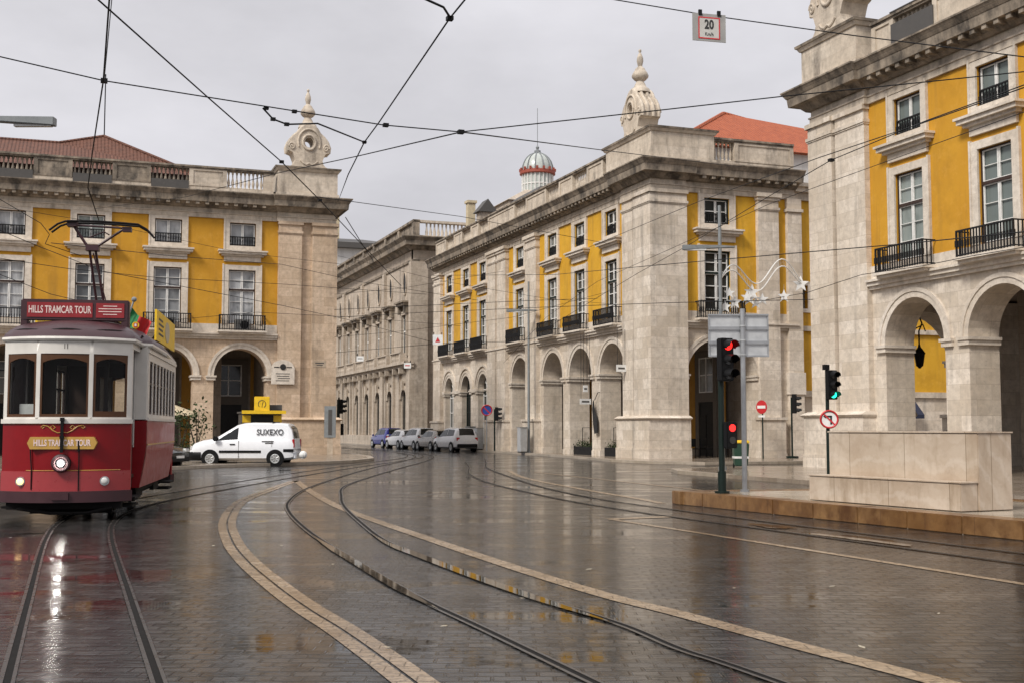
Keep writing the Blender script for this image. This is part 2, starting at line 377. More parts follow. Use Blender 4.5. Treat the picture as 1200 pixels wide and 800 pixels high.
# wet cobbles
def cobbles():
    t = NT('wet_cobbles'); p = pos(t)
    q = t.map(p, (1,1,1), (0,0,R(20)))
    wob = t.noise(p, 1.2, 2); 
    wv = t.node('VectorMath', {0: q, 1: t.node('CombineXYZ', {'X': t.math('MULTIPLY', wob, .05), 'Y': t.math('MULTIPLY', wob, .22)}).outputs[0]}, operation='ADD').outputs[0]
    br = t.node('TexBrick', {'Vector': wv, 'Color1': (0,0,0,1), 'Color2': (1,1,1,1), 'Mortar': (.5,.5,.5,1), 'Scale': 1, 'Mortar Size': .014, 'Mortar Smooth': .5, 'Bias': 0, 'Brick Width': .20, 'Row Height': .15})
    sep = t.node('SeparateColor', {'Color': br.outputs['Color']}).outputs[0]
    big = t.noise(p, .12, 5, .6); mid = t.noise(t.map(q, (.5, 1.3, 1)), 1.0, 5, .6); fine = t.noise(p, 26, 4, .6)
    c = t.mix(sep, (.012,.012,.012), (.060,.058,.056))
    c = t.mix(t.rng(mid, .38, .66, 0, .6), c, (.033,.031,.029))
    c = t.mix(br.outputs['Fac'], c, (.010,.009,.008))
    c = t.mix(t.rng(big, .35, .6, .5, 0), c, (.017,.015,.013))
    t.set('Base Color', c)
    pudn = t.noise(t.map(q, (.55, 1.0, 1)), .75, 6, .62)
    pud = t.math('MULTIPLY', t.rng(pudn, .505, .585, 0, 1), t.rng(big, .40, .52, .2, 1))
    wet = t.rng(t.math('ADD', t.math('MULTIPLY', mid, .6), t.math('MULTIPLY', big, .5)), .40, .70, 0, 1)
    rr = t.math('ADD', t.rng(wet, 0, 1, .05, .2), t.rng(sep, 0, 1, -.02, .05))
    t.set('Roughness', t.math('MAXIMUM', .02, t.math('MULTIPLY', rr, t.rng(pud, 0, 1, 1, .2))))
    t.set('Specular IOR Level', t.math('MAXIMUM', t.math('ADD', t.rng(mid, .36, .64, .22, .66), t.rng(sep, 0, 1, -.06, .06)), t.rng(pud, 0, 1, 0, .5))); t.set('IOR', 1.33)
    rip = t.noise(t.map(q, (1.3, 9, 1)), 2.2, 4, .55)
    h = t.math('ADD', t.math('MULTIPLY', br.outputs['Fac'], -1.1), t.math('ADD', t.math('MULTIPLY', sep, .30), t.math('ADD', t.math('MULTIPLY', rip, .95), t.math('MULTIPLY', fine, .16))))
    n = t.node('Bump', {'Height': h, 'Strength': t.rng(pud, 0, 1, .62, .08), 'Distance': .011}); t.l.new(n.outputs[0], t.b.inputs['Normal'])
    return t.m
M['cobbles'] = cobbles()
def paving(name, ca, cb, bw, bh, r0, r1, bump=.25, stain=.4, rot=0):
    t = NT(name); p = pos(t); q = t.map(p, (1,1,1), (0,0,rot))
    br = t.node('TexBrick', {'Vector': q, 'Color1': (1,1,1,1), 'Color2': (.74,.70,.64,1), 'Mortar': (.4,.37,.33,1), 'Scale': 1, 'Mortar Size': .007, 'Mortar Smooth': .4, 'Brick Width': bw, 'Row Height': bh})
    b = t.noise(p, .7, 5, .6); f = t.noise(p, 16, 5, .65)
    c = t.mix(1, t.mix(t.rng(b, .3, .7, 0, 1), ca, cb), br.outputs['Color'], 'MULTIPLY')
    c = t.mix(t.rng(f, .45, .7, 0, stain), c, tuple(x*.3 for x in ca))
    t.set('Base Color', c); t.set('Roughness', t.rng(b, .3, .7, r0, r1)); t.set('IOR', 1.36)
    t.bump(t.math('ADD', t.math('MULTIPLY', br.outputs['Fac'], -.6), t.math('MULTIPLY', f, .5)), bump, .012)
    return t.m
M['pave'] = paving('wet_limestone_paving', (.24,.195,.15), (.36,.305,.25), .6, .4, .10, .24, stain=.3)
M['pave_platform'] = paving('wet_platform_paving', (.34,.285,.22), (.47,.41,.335), 1.1, .7, .10, .22, stain=.3)
M['band'] = paving('pale_paving_band', (.25,.18,.115), (.39,.30,.205), .24, .16, .14, .34, stain=.85, bump=.4, rot=R(20))
M['kerb'] = stone('ochre_kerb_stone', (.20,.095,.03), (.36,.215,.095), bw=1.0, bh=.9, stain=.85, stain_col=(.06,.022,.008), thr=(.40,.56), rough=.3, streak_z=1.2, var=1.3)
M['kerb_l'] = stone('kerb_limestone', (.36,.30,.23), (.48,.41,.33), bw=1.0, bh=.9, stain=.5, rough=.35)
t = NT('standing_water'); w = t.noise(pos(t), 7, 2)
t.set('Base Color', (.012,.010,.008)); t.set('Roughness', .035); t.set('IOR', 1.33); t.set('Specular IOR Level', .9); t.bump(w, .02, .01); M['water'] = t.m

# ================================================================== ARCHITECTURE
class Fc:
    def __init__(s, ox, oy, dx, dy, nx, ny): s.a = (ox,oy,dx,dy,nx,ny)
    def P(s, u, o, z):
        ox,oy,dx,dy,nx,ny = s.a
        return (ox+u*dx+o*nx, oy+u*dy+o*ny, z)
def wall_grid(mb, s0, s1, z0, z1, holes, depth=.35, o=0):
    ss = sorted({s0, s1, *[h[0] for h in holes], *[h[1] for h in holes]}); zz = sorted({z0, z1, *[h[2] for h in holes], *[h[3] for h in holes]})
    for a, b in zip(ss, ss[1:]):
        for c, d in zip(zz, zz[1:]):
            m, n = (a+b)/2, (c+d)/2
            if any(h[0] < m < h[1] and h[2] < n < h[3] for h in holes): continue
            mb.poly([(a,o,c),(b,o,c),(b,o,d),(a,o,d)])
    for a, b, c, d in holes:
        i = o-depth
        for p, q in (((a,c),(b,c)),((b,c),(b,d)),((b,d),(a,d)),((a,d),(a,c))):
            mb.poly([(p[0],o,p[1]),(q[0],o,q[1]),(q[0],i,q[1]),(p[0],i,p[1])])
def arch_pts(c, w, zi, rise, n=18):
    return [(c-w/2*math.cos(math.pi*k/n), zi+rise*math.sin(math.pi*k/n)) for k in range(n+1)]
def arch_wall(mb, s0, s1, z0, z1, arches, thick):
    for o in (0, -thick):
        cur = s0
        for c, w, zi, rise in arches:
            mb.poly([(cur,o,z0),(c-w/2,o,z0),(c-w/2,o,zi),(c-w/2,o,z1),(cur,o,z1)])
            ap = arch_pts(c,w,zi,rise)
            for p, q in zip(ap, ap[1:]): mb.poly([(p[0],o,p[1]),(q[0],o,q[1]),(q[0],o,z1),(p[0],o,z1)])
            cur = c+w/2
        mb.poly([(cur,o,z0),(s1,o,z0),(s1,o,z1),(cur,o,z1)])
    for c, w, zi, rise in arches:
        pr = [(c-w/2, z0)]+arch_pts(c,w,zi,rise)+[(c+w/2, z0)]
        for p, q in zip(pr, pr[1:]): mb.poly([(p[0],0,p[1]),(q[0],0,q[1]),(q[0],-thick,q[1]),(p[0],-thick,p[1])])
    for s in (s0, s1): mb.poly([(s,0,z0),(s,-thick,z0),(s,-thick,z1),(s,0,z1)])
def arch_ring(mb, c, w, zi, rise, band, o0, o1, n=18):
    a = arch_pts(c,w,zi,rise,n); b = arch_pts(c,w+2*band,zi,rise+band,n)
    for i in range(n):
        mb.poly([(a[i][0],o1,a[i][1]),(a[i+1][0],o1,a[i+1][1]),(b[i+1][0],o1,b[i+1][1]),(b[i][0],o1,b[i][1])])
        mb.poly([(b[i][0],o0,b[i][1]),(b[i+1][0],o0,b[i+1][1]),(b[i+1][0],o1,b[i+1][1]),(b[i][0],o1,b[i][1])])
        mb.poly([(a[i][0],o0,a[i][1]),(a[i+1][0],o0,a[i+1][1]),(a[i+1][0],o1,a[i+1][1]),(a[i][0],o1,a[i][1])])
    for e in (0, n): mb.poly([(a[e][0],o0,a[e][1]),(b[e][0],o0,b[e][1]),(b[e][0],o1,b[e][1]),(a[e][0],o1,a[e][1])])

def railing(mb, w, s, z0, z1, o0, o1, step=.13, bar=.017):
    mb.box(s-w/2, s+w/2, o1-.03, o1+.03, z1-.05, z1); mb.box(s-w/2, s+w/2, o1-.02, o1+.02, z0+.04, z0+.08)
    n = int(w/step)
    for i in range(n+1):
        x = s-w/2+.02+(w-.04)*i/n
        b = bar*(1.6 if i in (0, n) else 1)
        mb.box(x-b, x+b, o1-b, o1+b, z0, z1-.05)
        if i % 1 == 0: mb.box(x-b*1.6, x+b*1.6, o1-b*1.6, o1+b*1.6, z0+(z1-z0)*.38, z0+(z1-z0)*.62)
    if o0 < o1:
        for sg in (-1, 1):
            x = s+sg*w/2
            mb.box(x-.02, x+.02, o0, o1-.03, z1-.045, z1-.005); mb.box(x-.015, x+.015, o0, o1-.02, z0+.045, z0+.075)
            k = max(1, int((o1-o0)/step))
            for j in range(1, k): mb.box(x-bar, x+bar, o0+(o1-o0)*j/k-bar, o0+(o1-o0)*j/k+bar, z0, z1-.045)

def window(root, F, s, zb, zt, w, kind, green, blinds=False, sur=.3, surb=None, proud=.075, label=None):
    """stone surround > sash, pane (and railing)"""
    h = w/2; surb = zb if surb is None else surb
    mb = MB(F.P)
    mb.box(s-h-sur, s-h, .001, proud, surb, zt+sur*.9); mb.box(s+h, s+h+sur, .001, proud, surb, zt+sur*.9)
    mb.box(s-h, s+h, .001, proud, zt, zt+sur*.9)
    mb.box(s-h-sur-.05, s-h-sur+.03, .001, proud+.035, surb, zt+sur*.9+.05); mb.box(s+h+sur-.03, s+h+sur+.05, .001, proud+.035, surb, zt+sur*.9+.05)
    if surb < zb: mb.box(s-h, s+h, .001, proud, surb, zb)
    win = mb.build('window', M['trim'], root); gp = M['pane_l'] if blinds else (M['pane'] if green else M['pane_g'])
    g = -.17
    fr = MB(F.P); sa = MB(F.P); of = .09 if green else .05
    fr.box(s-h, s-h+of, g, g+.1, zb, zt); fr.box(s+h-of, s+h, g, g+.1, zb, zt); fr.box(s-h+of, s+h-of, g, g+.1, zt-of, zt); fr.box(s-h+of, s+h-of, g, g+.1, zb, zb+of)
    a, b = s-h+of, s+h-of
    t = .036
    rows = {'main': [(zb+of, zb+(zt-zb)*.62, 3), (zb+(zt-zb)*.62+.1, zt-of, 2)], 'upper': [(zb+of, zt-of, 2 if green else 1)], 'arc': [(zb+of, zt-of, 3)]}[kind]
    if kind == 'main': fr.box(a, b, g, g+.11, zb+(zt-zb)*.62, zb+(zt-zb)*.62+.1)
    for z0, z1, n in rows:
        for l, r in ((a, s-.012), (s+.012, b)):
            sa.box(l, l+t*1.3, g+.015, g+.065, z0, z1); sa.box(r-t*1.3, r, g+.015, g+.065, z0, z1)
            for k in range(n+1):
                zz = z0+(z1-z0)*k/n; tt = t if k in (0, n) else t*(.6 if green else .28)
                q0 = max(z0, zz-tt); q1 = min(z1, zz+tt); sa.box(l+t*1.3, r-t*1.3, g+.02, g+.06, q0, q1)
    f = fr.build('frame', M['green_frame'] if green else M['wood_dark'], win)
    sa.build('sash', M['white_paint'], win)
    p = MB(F.P); p.box(s-h, s+h, g-.06, g-.01, zb, zt); p.build('pane', gp, win)
    if kind == 'upper':
        r = MB(F.P); railing(r, w-.04, s, zb+.02, zb+(zt-zb)*.42, 0, -.08, .13); r.build('railing', M['iron'], win)
    if label: win['label'] = label
    return win
def hood(root, F, s, z=11.28):
    mb = MB(F.P)
    mb.box(s-1.02, s+1.02, .001, .11, z-.42, z-.12)
    mb.box(s-1.16, s+1.16, .001, .24, z-.12, z-.02); mb.box(s-1.3, s+1.3, .001, .38, z-.02, z+.12); mb.box(s-1.36, s+1.36, .001, .46, z+.12, z+.2)
    mb.build('window_hood', M['trim'], root)
def balcony(root, F, s, z=6.98, w=2.5):
    mb = MB(F.P); mb.box(s-w/2-.08, s+w/2+.08, .001, .62, z-.1, z); mb.box(s-w/2, s+w/2, .001, .5, z-.2, z-.1)
    b = mb.build('balcony', M['trim'], root)
    r = MB(F.P); railing(r, w, s, z+.002, z+.86, .03, .54); r.build('railing', M['iron'], b)
def pilaster(root, F, s0, s1, proud=.26, zb=2.1, zt=13.25, mat=None):
    mb = MB(F.P)
    mb.box(s0, s1, 0, proud, zb, zt)
    mb.box(s0-.05, s1+.05, 0, proud+.07, 12.62, 12.74); mb.box(s0-.03, s1+.03, 0, proud+.04, 12.56, 12.62)
    mb.box(s0-.06, s1+.06, 0, proud+.08, zt-.16, zt); mb.box(s0-.12, s1+.12, 0, proud+.16, zt, zt+.2)
    if zb < 3:
        mb.box(s0-.14, s1+.14, 0, proud+.16, 0, 2.0); mb.box(s0-.2, s1+.2, 0, proud+.23, 2.0, 2.14); mb.box(s0-.17, s1+.17, 0, proud+.2, 0, .3)
    mb.build('pilaster', mat or M['stone'], root)
def baluster_prof(h):
    return [(.075,0),(.075,.07*h),(.045,.1*h),(.085,.3*h),(.08,.38*h),(.04,.6*h),(.035,.78*h),(.06,.86*h),(.075,.93*h),(.075,h)]
def parapet(root, F, s0, s1, secs, mat_f, z0=14.65, z1=16.1, w=2.05, matb=None):
    secs = [c for c in secs if s0+w/2 < c < s1-w/2]
    edges = [s0]
    for c in secs: edges += [c-w/2, c+w/2]
    edges.append(s1)
    base = MB(F.P); base.box(s0, s1, -.4, 0, z0, z0+.38); base.build('parapet_base', mat_f(None), root)
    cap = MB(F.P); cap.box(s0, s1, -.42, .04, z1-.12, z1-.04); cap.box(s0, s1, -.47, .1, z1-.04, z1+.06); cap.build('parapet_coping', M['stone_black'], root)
    for i in range(0, len(edges), 2):
        a, b = edges[i], edges[i+1]
        mb = MB(F.P); mb.box(a, b, -.36, -.02, z0+.38, z1-.12)
        if b-a > 1.0:
            for q in (a, b-.22): mb.box(q, q+.22, -.02, .035, z0+.38, z1-.12)
            mb.box(a+.22, b-.22, -.02, .03, z0+.38, z0+.48); mb.box(a+.22, b-.22, -.02, .03, z1-.22, z1-.12)
        mb.build('parapet_panel', mat_f((a+b)/2), root)
    for c in secs:
        mb = MB(); n = 9; h = z1-.12-(z0+.38)
        for k in range(n):
            x, y, _ = F.P(c-w/2+w*(k+.5)/n, -.2, 0); mb.lathe(baluster_prof(h), (x, y, z0+.38), 8)
        mb.build('balustrade', matb(c) if matb else mat_f(c), root, smooth=50)

def ornament(root, cx, cy, z, face, kx=.92, kz=1.09):    # face = outward dir of the cartouche (fx,fy)
    fx, fy = face; sxx, syy = -fy, fx
    def T(u, o, w): u, o, w = u*kx, o*kx, w*kz; return (cx+u*sxx+o*fx, cy+u*syy+o*fy, z+w)
    mb = MB(T); th = .62
    half = [(0,2.52),(.28,2.46),(.5,2.3),(.68,2.05),(.95,1.86),(1.18,1.62),(1.31,1.32),(1.27,1.05),(1.05,.98),(.98,.86),(.86,.6),(.92,.40)]
    out = [(-x, y) for x, y in half[::-1]]+half[1:]
    out = out + [(.92-1.84*k/8, .40) for k in range(1, 8)]
    mb.extr([(-1.36,-th,0),(1.36,-th,0),(1.36,-th,.1),(1.26,-th,.2),(1.05,-th,.28),(.93,-th,.396),(-.93,-th,.396),(-1.05,-th,.28),(-1.26,-th,.2),(-1.36,-th,.1)], (0,2*th,0))
    hc = (0, 1.55); n = len(out)
    inn = []
    for x, y in out:
        q = math.atan2(y-hc[1], x-hc[0]); inn.append((hc[0]+.27*math.cos(q), hc[1]+.27*math.sin(q)))
    for i in range(n):
        j = (i+1) % n
        for o in (-th, th): mb.poly([(out[i][0],o,out[i][1]),(out[j][0],o,out[j][1]),(inn[j][0],o,inn[j][1]),(inn[i][0],o,inn[i][1])])
        mb.poly([(out[i][0],-th,out[i][1]),(out[j][0],-th,out[j][1]),(out[j][0],th,out[j][1]),(out[i][0],th,out[i][1])])
        mb.poly([(inn[i][0],-th,inn[i][1]),(inn[j][0],-th,inn[j][1]),(inn[j][0],th,inn[j][1]),(inn[i][0],th,inn[i][1])])
    body = mb.build('trophy_ornament', M['stone_old'], root)
    d = MB(T)
    for o in (-th-.02, th+.02):
        d.tube([(hc[0]+.4*math.cos(q*math.pi/10), o, hc[1]+.4*math.sin(q*math.pi/10)) for q in range(21)], .075, 8)
        d.tube([(.52*math.sin(q)*1.35, o, hc[1]+.0+.72*math.cos(q)) for q in [k*math.pi/12-math.pi*.62 for k in range(16)]], .06, 8)
        for sg in (-1, 1):              # scroll ears
            sp = [(sg*(1.08+.2*(1-k/18)*math.cos(k*.62)), o, 1.28+.22*(1-k/18)*math.sin(k*.62)) for k in range(17)]
            d.tube(sp, .05, 6)
            d.tube([(sg*.55,o,.55),(sg*.38,o,.42),(sg*.18,o,.34),(0,o,.42)], .05, 6)
    for o in (-.5,-.17,.17,.5):
        d.tube([(x*1.01, o, y+.01) for x, y in out[4:19]], .1, 8)
    d.build('scrollwork', M['stone_old'], body, smooth=50)
    u = MB(lambda x,y,w: (cx+(x-cx)*kx, cy+(y-cy)*kx, z+(w-z)*kz))
    u.lathe([(.62,2.42),(.55,2.6),(.36,2.72),(.3,2.86),(.24,2.95),(.22,3.02),(.34,3.08),(.47,3.2),(.48,3.3),(.4,3.45),(.3,3.56),(.28,3.62),(.2,3.68),(.12,3.75),(.15,3.85),(.19,4.0),(.18,4.15),(.12,4.3),(.08,4.38),(.05,4.42),(.09,4.5),(.08,4.56),(.02,4.6)], (cx,cy,z), 14)
    u.build('urn_finial', M['stone_old'], body, smooth=50)

def arcaded_block(name, label, cx, cy, xs, ys, Ls, Lp, ts, tp, st_pil, pl_pil, st, pl, mats, green, orn, extra_st=(), extra_pl=(), group=None):
    """st / pl: dict(arches, windows, ...) for the street and the square front"""
    root = thing(name, label, 'building', (cx, cy, 0), world=True)
    stn, par = mats['stone'], mats['par']
    FS = Fc(cx, cy, 0, ys, -xs, 0); FP = Fc(cx, cy, xs, 0, 0, -ys)
    def wb(mb, a0, a1, b0, b1, z0, z1):
        X = sorted((cx+xs*a0, cx+xs*a1)); Y = sorted((cy+ys*b0, cy+ys*b1)); mb.box(*X, *Y, z0, z1)
    def rect(a0, a1, b0, b1): return (*sorted((cx+xs*a0, cx+xs*a1)), *sorted((cy+ys*b0, cy+ys*b1)))
    core = MB(); wb(core, .46, Lp-.02, .46, Ls-.02, 6.6, 14.9); core.build('core_wall', M['stone_shaded'], root)
    # tower
    tw = MB(); wb(tw, 0, tp, 0, ts, 0, 13.8); tw.build('corner_tower', stn, root)
    for F, pils in ((FS, st_pil), (FP, pl_pil)):
        for k, (a, b) in enumerate(pils):
            mb = MB(F.P); e = (.32 if F is FS else .317) if k == 0 else (.22 if F is FS else .217)
            a_ = -e if k == 0 else a
            mb.box(a_, b, .002, e, 2.1, 13.28)
            mb.box(a_-.06, b+.05, .002, e+.07, 12.62, 12.74); mb.box(a_-.03, b+.03, .002, e+.035, 12.56, 12.62); mb.box(a_-.08, b+.05, .002, e+.09, 13.1, 13.28)
            mb.build('pilaster', stn, root)
    ped = MB()
    ped.frust(rect(-.56, tp+.04, -.56, ts+.06), 0, rect(-.56, tp+.04, -.56, ts+.06), 2.0)
    ped.frust(rect(-.6, tp+.06, -.6, ts+.09), 0, rect(-.6, tp+.06, -.6, ts+.09), .62)
    ped.frust(rect(-.6, tp+.06, -.6, ts+.1), 2.0, rect(-.68, tp+.09, -.68, ts+.13), 2.08); ped.frust(rect(-.68, tp+.09, -.68, ts+.13), 2.08, rect(-.45, tp+.05, -.45, ts+.09), 2.2)
    ped.build('tower_pedestal', mats.get('ped', stn), root)
    # cornice
    co = MB()
    prof = [(13.262,.10,13.5,.10),(13.5,.14,13.56,.14),(13.56,.06,13.8,.06),(13.8,.2,14.05,.45),(14.05,.68,14.38,.72),(14.38,.74,14.60,.88),(14.60,.90,14.66,.90)]
    co2 = MB()
    for z0, p0, z1, p1 in prof: (co2 if z0 > 13.7 else co).frust(rect(-p0, Lp+p0*.2, -p0, Ls+p0*.2), z0, rect(-p1, Lp+p1*.2, -p1, Ls+p1*.2), z1)
    for z0, p0, z1, p1 in prof:
        p0 += .16; p1 += .16; (co2 if z0 > 13.7 else co).frust(rect(-p0, tp+p0*.4, -p0, ts+p0*.4), z0+.004, rect(-p1, tp+p1*.4, -p1, ts+p1*.4), z1+.004)
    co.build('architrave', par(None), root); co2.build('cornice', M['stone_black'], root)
    for F, t0, L in ((FS, ts, Ls), (FP, tp, Lp)):
        pts = [(t0+.5, .3)]; s = t0+.8
        while s < L-.3: pts += [(s,.32),(s,.64),(s+.2,.64),(s+.2,.32)]; s += .52
        pts.append((L, .3))
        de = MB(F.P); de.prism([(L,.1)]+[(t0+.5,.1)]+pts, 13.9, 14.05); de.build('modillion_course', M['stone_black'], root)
    # fronts
    for F, L, t0, q in ((FS, Ls, ts, st), (FP, Lp, tp, pl)):
        wm = MB(F.P); arch_wall(wm, t0, L, 0, 6.5, q['arches'], 1.2); wm.build('arcade_wall', stn, root)
        for c, w, zi, rise in q['arches']:
            am = MB(F.P)
            arch_ring(am, c, w, zi, rise, .2, .001, .05); arch_ring(am, c, w+.4, zi, rise+.2, .14, .001, .09)
            am.build('arch_moulding', M['trim'], root)
            for sg in (-1, 1):
                im = MB(F.P)
                x = c+sg*w/2; y = x+sg*.42; lo, hi = sorted((x-sg*.09, y))
                im.box(lo, hi, .001, .1, zi-.26, zi-.1); lo, hi = sorted((x-sg*.14, y+sg*.02)); im.box(lo, hi, .001, .15, zi-.1, zi)
                lo, hi = sorted((x-sg*.09, x+sg*.001)); im.box(lo, hi, -1.2, .001, zi-.26, zi-.1); lo, hi = sorted((x-sg*.14, x+sg*.001)); im.box(lo, hi, -1.2, .001, zi-.1, zi)
                lo, hi = sorted((x, y-sg*.1)); 
                if q.get('base', True): pb_ = MB(F.P); pb_.box(lo, hi, .001, .04, 0, .4); pb_.build('pier_base', M['trim'], root)
                im.build('impost', M['trim'], root)
        sc = MB(F.P); sc.box(t0, L, 0, .14, 6.5, 6.62); sc.box(t0, L, 0, .24, 6.62, 6.76); sc.box(t0, L, 0, .32, 6.76, 6.84); sc.box(t0, L, -.3, .05, 6.84, 7.35)
        sc.build('string_course', M['trim'], root)
        holes = []
        for s in q['windows']:
            holes += [(s-.74, s+.74, 7.36, 10.4), (s-.72, s+.72, 11.76, 13.06)]
        holes += q.get('holes', [])
        pw = MB(F.P); wall_grid(pw, t0, L, 7.352, 13.26, holes); pw.build('plaster_wall', mats.get('ochre', M['ochre']), root)
        for s in q['windows']:
            window(root, F, s, 7.36, 10.4, 1.48, 'main', green, q.get('blinds', False))
            window(root, F, s, 11.76, 13.06, 1.44, 'upper', green, q.get('blinds', False) and random.random() < .6, surb=11.48, sur=.28)
            hood(root, F, s); balcony(root, F, s)
        for a, b in q.get('pilasters', []): pilaster(root, F, a, b, zb=2.1, mat=stn)
        parapet(root, F, t0+.3, L, q.get('secs', q['windows']), par, matb=mats.get('bal'))
    # arcade back walls with doors and windows
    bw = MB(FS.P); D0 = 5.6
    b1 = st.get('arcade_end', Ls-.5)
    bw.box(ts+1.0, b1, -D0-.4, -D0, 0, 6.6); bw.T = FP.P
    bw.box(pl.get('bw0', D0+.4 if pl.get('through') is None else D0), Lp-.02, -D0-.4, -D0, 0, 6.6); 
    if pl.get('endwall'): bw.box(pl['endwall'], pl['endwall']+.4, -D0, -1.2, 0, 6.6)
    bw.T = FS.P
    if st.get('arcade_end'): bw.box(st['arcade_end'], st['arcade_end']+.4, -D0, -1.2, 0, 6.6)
    bw.build('arcade_back_wall', M['stone_shaded'], root)
    for F, q in ((FS, st), (FP, pl)):
        for s in q.get('doors', []):
            for a, b in ((s-1.95, s-1.3), (s+1.3, s+1.95)):
                x = MB(F.P); x.box(a, b, -D0+.002, -D0+.03, .5, 6.2); x.build('ochre_panel', M['ochre_shaded'], root)
    for F, q in ((FS, st), (FP, pl)):
        for s in q.get('doors', []):
            G_ = Fc(*F.a); o = -D0
            def P2(u, oo, z, F=F): return F.P(u, oo-D0, z)
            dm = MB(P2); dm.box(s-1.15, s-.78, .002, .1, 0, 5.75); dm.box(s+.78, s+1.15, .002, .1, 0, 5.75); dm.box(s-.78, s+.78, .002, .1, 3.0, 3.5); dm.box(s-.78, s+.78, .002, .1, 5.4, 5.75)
            dd = dm.build('doorway', M['door_stone_shaded'], root)
            x = MB(P2); x.box(s-.78, s+.78, .002, .04, .0, 3.0); x.box(s-.72, s-.05, .04, .07, .1, 2.3); x.box(s+.05, s+.72, .04, .07, .1, 2.3); x.build('door_leaf', M['door_dark'], dd)
            x = MB(P2); x.box(s-.78, s+.78, .002, .03, 3.5, 5.4); x.build('pane', M['pane'], dd)
            x = MB(P2)
            for a in (-.78, -.03, .71): x.box(s+a, s+a+.07, .03, .07, 3.5, 5.4)
            for zz in (3.5, 4.42, 5.33): x.box(s-.71, s+.71, .031, .065, zz, zz+.06)
            x.build('sash', M['white_paint'], dd)
    # pedestal + trophy on the corner
    pd = MB(); pa, pb = orn['size']
    ot = orn.get('out', .12); ra = rect(-ot, pa, -ot, pb)
    def gr(r, e): return (r[0]-e, r[1]+e, r[2]-e, r[3]+e)
    pd.frust(gr(ra,.08), 14.68, gr(ra,.08), 14.95); pd.frust(ra, 14.95, ra, 16.2); pd.frust(gr(ra,.06), 16.2, gr(ra,.14), 16.34)
    pd.build('ornament_pedestal', par(None), root)
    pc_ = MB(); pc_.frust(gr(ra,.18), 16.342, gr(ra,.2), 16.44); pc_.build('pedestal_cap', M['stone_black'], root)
    ornament(root, *orn['pos'], 16.44, orn['face'])
    rf = MB(); wb(rf, .45, Lp-.1, .45, Ls-.1, 14.9, 15.05); rf.build('flat_roof', M['slate'], root)
    return root, FS, FP, rect

A = (3.06, 4.5, 1.53)
def ar(c, a=A): return (c, *a)
parM = lambda c: M['stone_old']
# ---- middle building, corner at the square
MS = dict(arches=[ar(4.8), ar(9.0), ar(13.1), ar(18.6), (26.0,2.1,4.25,1.1), (29.8,2.1,4.25,1.1), (33.9,2.1,4.25,1.1)], windows=[4.8,9.0,13.1,18.6,26.0,29.8,33.9],
          pilasters=[(15.25,17.1),(20.75,22.45),(22.75,24.35),(35.6,37.4)], doors=[4.8,9.0,13.1,18.6], arcade_end=23.0)
MP = dict(arches=[(3.8,4.0,4.25,1.78)], windows=[3.55], pilasters=[(5.8,7.0)], secs=[3.6], endwall=6.2)
mid, FS_M, FP_M, rM = arcaded_block('arcaded_building', 'ochre and limestone arcaded building in the centre, its corner tower facing the square', 26.4, 52.2, 1, 1, 37.6, 8.1, 3.1, 1.65,
    [(0,1.6),(1.85,3.1)], [(0,1.72)], MS, MP, dict(stone=M['stone'], par=parM), True, dict(size=(3.4,5.2), face=(-1,0), pos=(27.45,55.6)))
for s in (26.0, 29.8, 33.9):            # glazed arches
    m = MB(FS_M.P); m.box(s-1.05, s+1.05, -.5, -.42, .0, 5.4); p = m.build('arched_window', M['pane'] if s != 29.8 else M['door_dark'], mid)
    m = MB(FS_M.P)
    for a in (-1.02, -.36, .3, .96): m.box(s+a, s+a+.06, -.42, -.36, .5, 4.25 if abs(a) > .5 else 5.2)
    for z in (.5, 1.6, 2.7, 3.8, 4.25): m.box(s-.96, s+.96, -.421, -.365, z, z+.06)
    for q in (40, 65, 115, 140):
        m.tube([(s, -.39, 4.3), (s+1.0*math.cos(R(q)), -.39, 4.3+1.05*math.sin(R(q)))], .025, 4)
    m.build('sash', M['green_frame'] if s == 29.8 else M['white_paint'], p)
    m = MB(FS_M.P); arch_ring(m, s, 2.1+1.0, 4.25, 1.1+.5, .14, .001, .11); m.build('outer_arch_moulding', M['trim'], mid)
for a, b in ((24.5,24.9),(27.1,28.7),(30.9,32.8),(35.0,35.5)):
    m = MB(FS_M.P); m.box(a, b, .002, .12, 4.1, 4.35); m.build('impost_band', M['trim'], mid)
# roof furniture
m = MB(); m.box(28.0,32,73,80.5,15,16.6); m.frust((27.8,32.2,72.8,80.7),16.6,(29.2,30.8,74.4,79),17.9); m.build('mansard_roof', M['slate'], mid)
# ---- rear wing with the orange roof
wing = thing('rear_wing', 'set back ochre wing under a bright orange tiled roof, behind the no entry sign', 'building', (34.5, 52.35, 0), world=True)
FW = Fc(34.5, 52.4, 1, 0, 0, -1)
m = MB(FW.P); m.box(.3, 22, -.5, 0, 0, 3.4); m.build('base_wall', M['stone'], wing)
m = MB(FW.P); wall_grid(m, 0, 22, 3.4, 13.3, [(.45,.85,7.7,8.9),(6.5,7.2,3.6,4.8)]+[(s-.7,s+.7,z,z+h) for s in (5.2,9.6,14) for z, h in ((7.4,3),(11.7,1.4))]); m.build('plaster_wall', M['ochre'], wing)
m = MB(FW.P); m.box(.42,.88,-.3,-.24,7.6,9.0); m.build('pane', M['pane'], wing)
m = MB(FW.P); m.box(6.5,7.2,-.3,-.24,3.6,4.8); m.build('pane', M['pane'], wing)
m = MB(FW.P); m.box(.3,.45,.001,.05,7.5,9.1); m.box(.85,1.0,.001,.05,7.5,9.1); m.box(.45,.85,.001,.05,8.9,9.1); m.box(.45,.85,.001,.05,7.5,7.7); m.build('window_surround', M['trim'], wing)
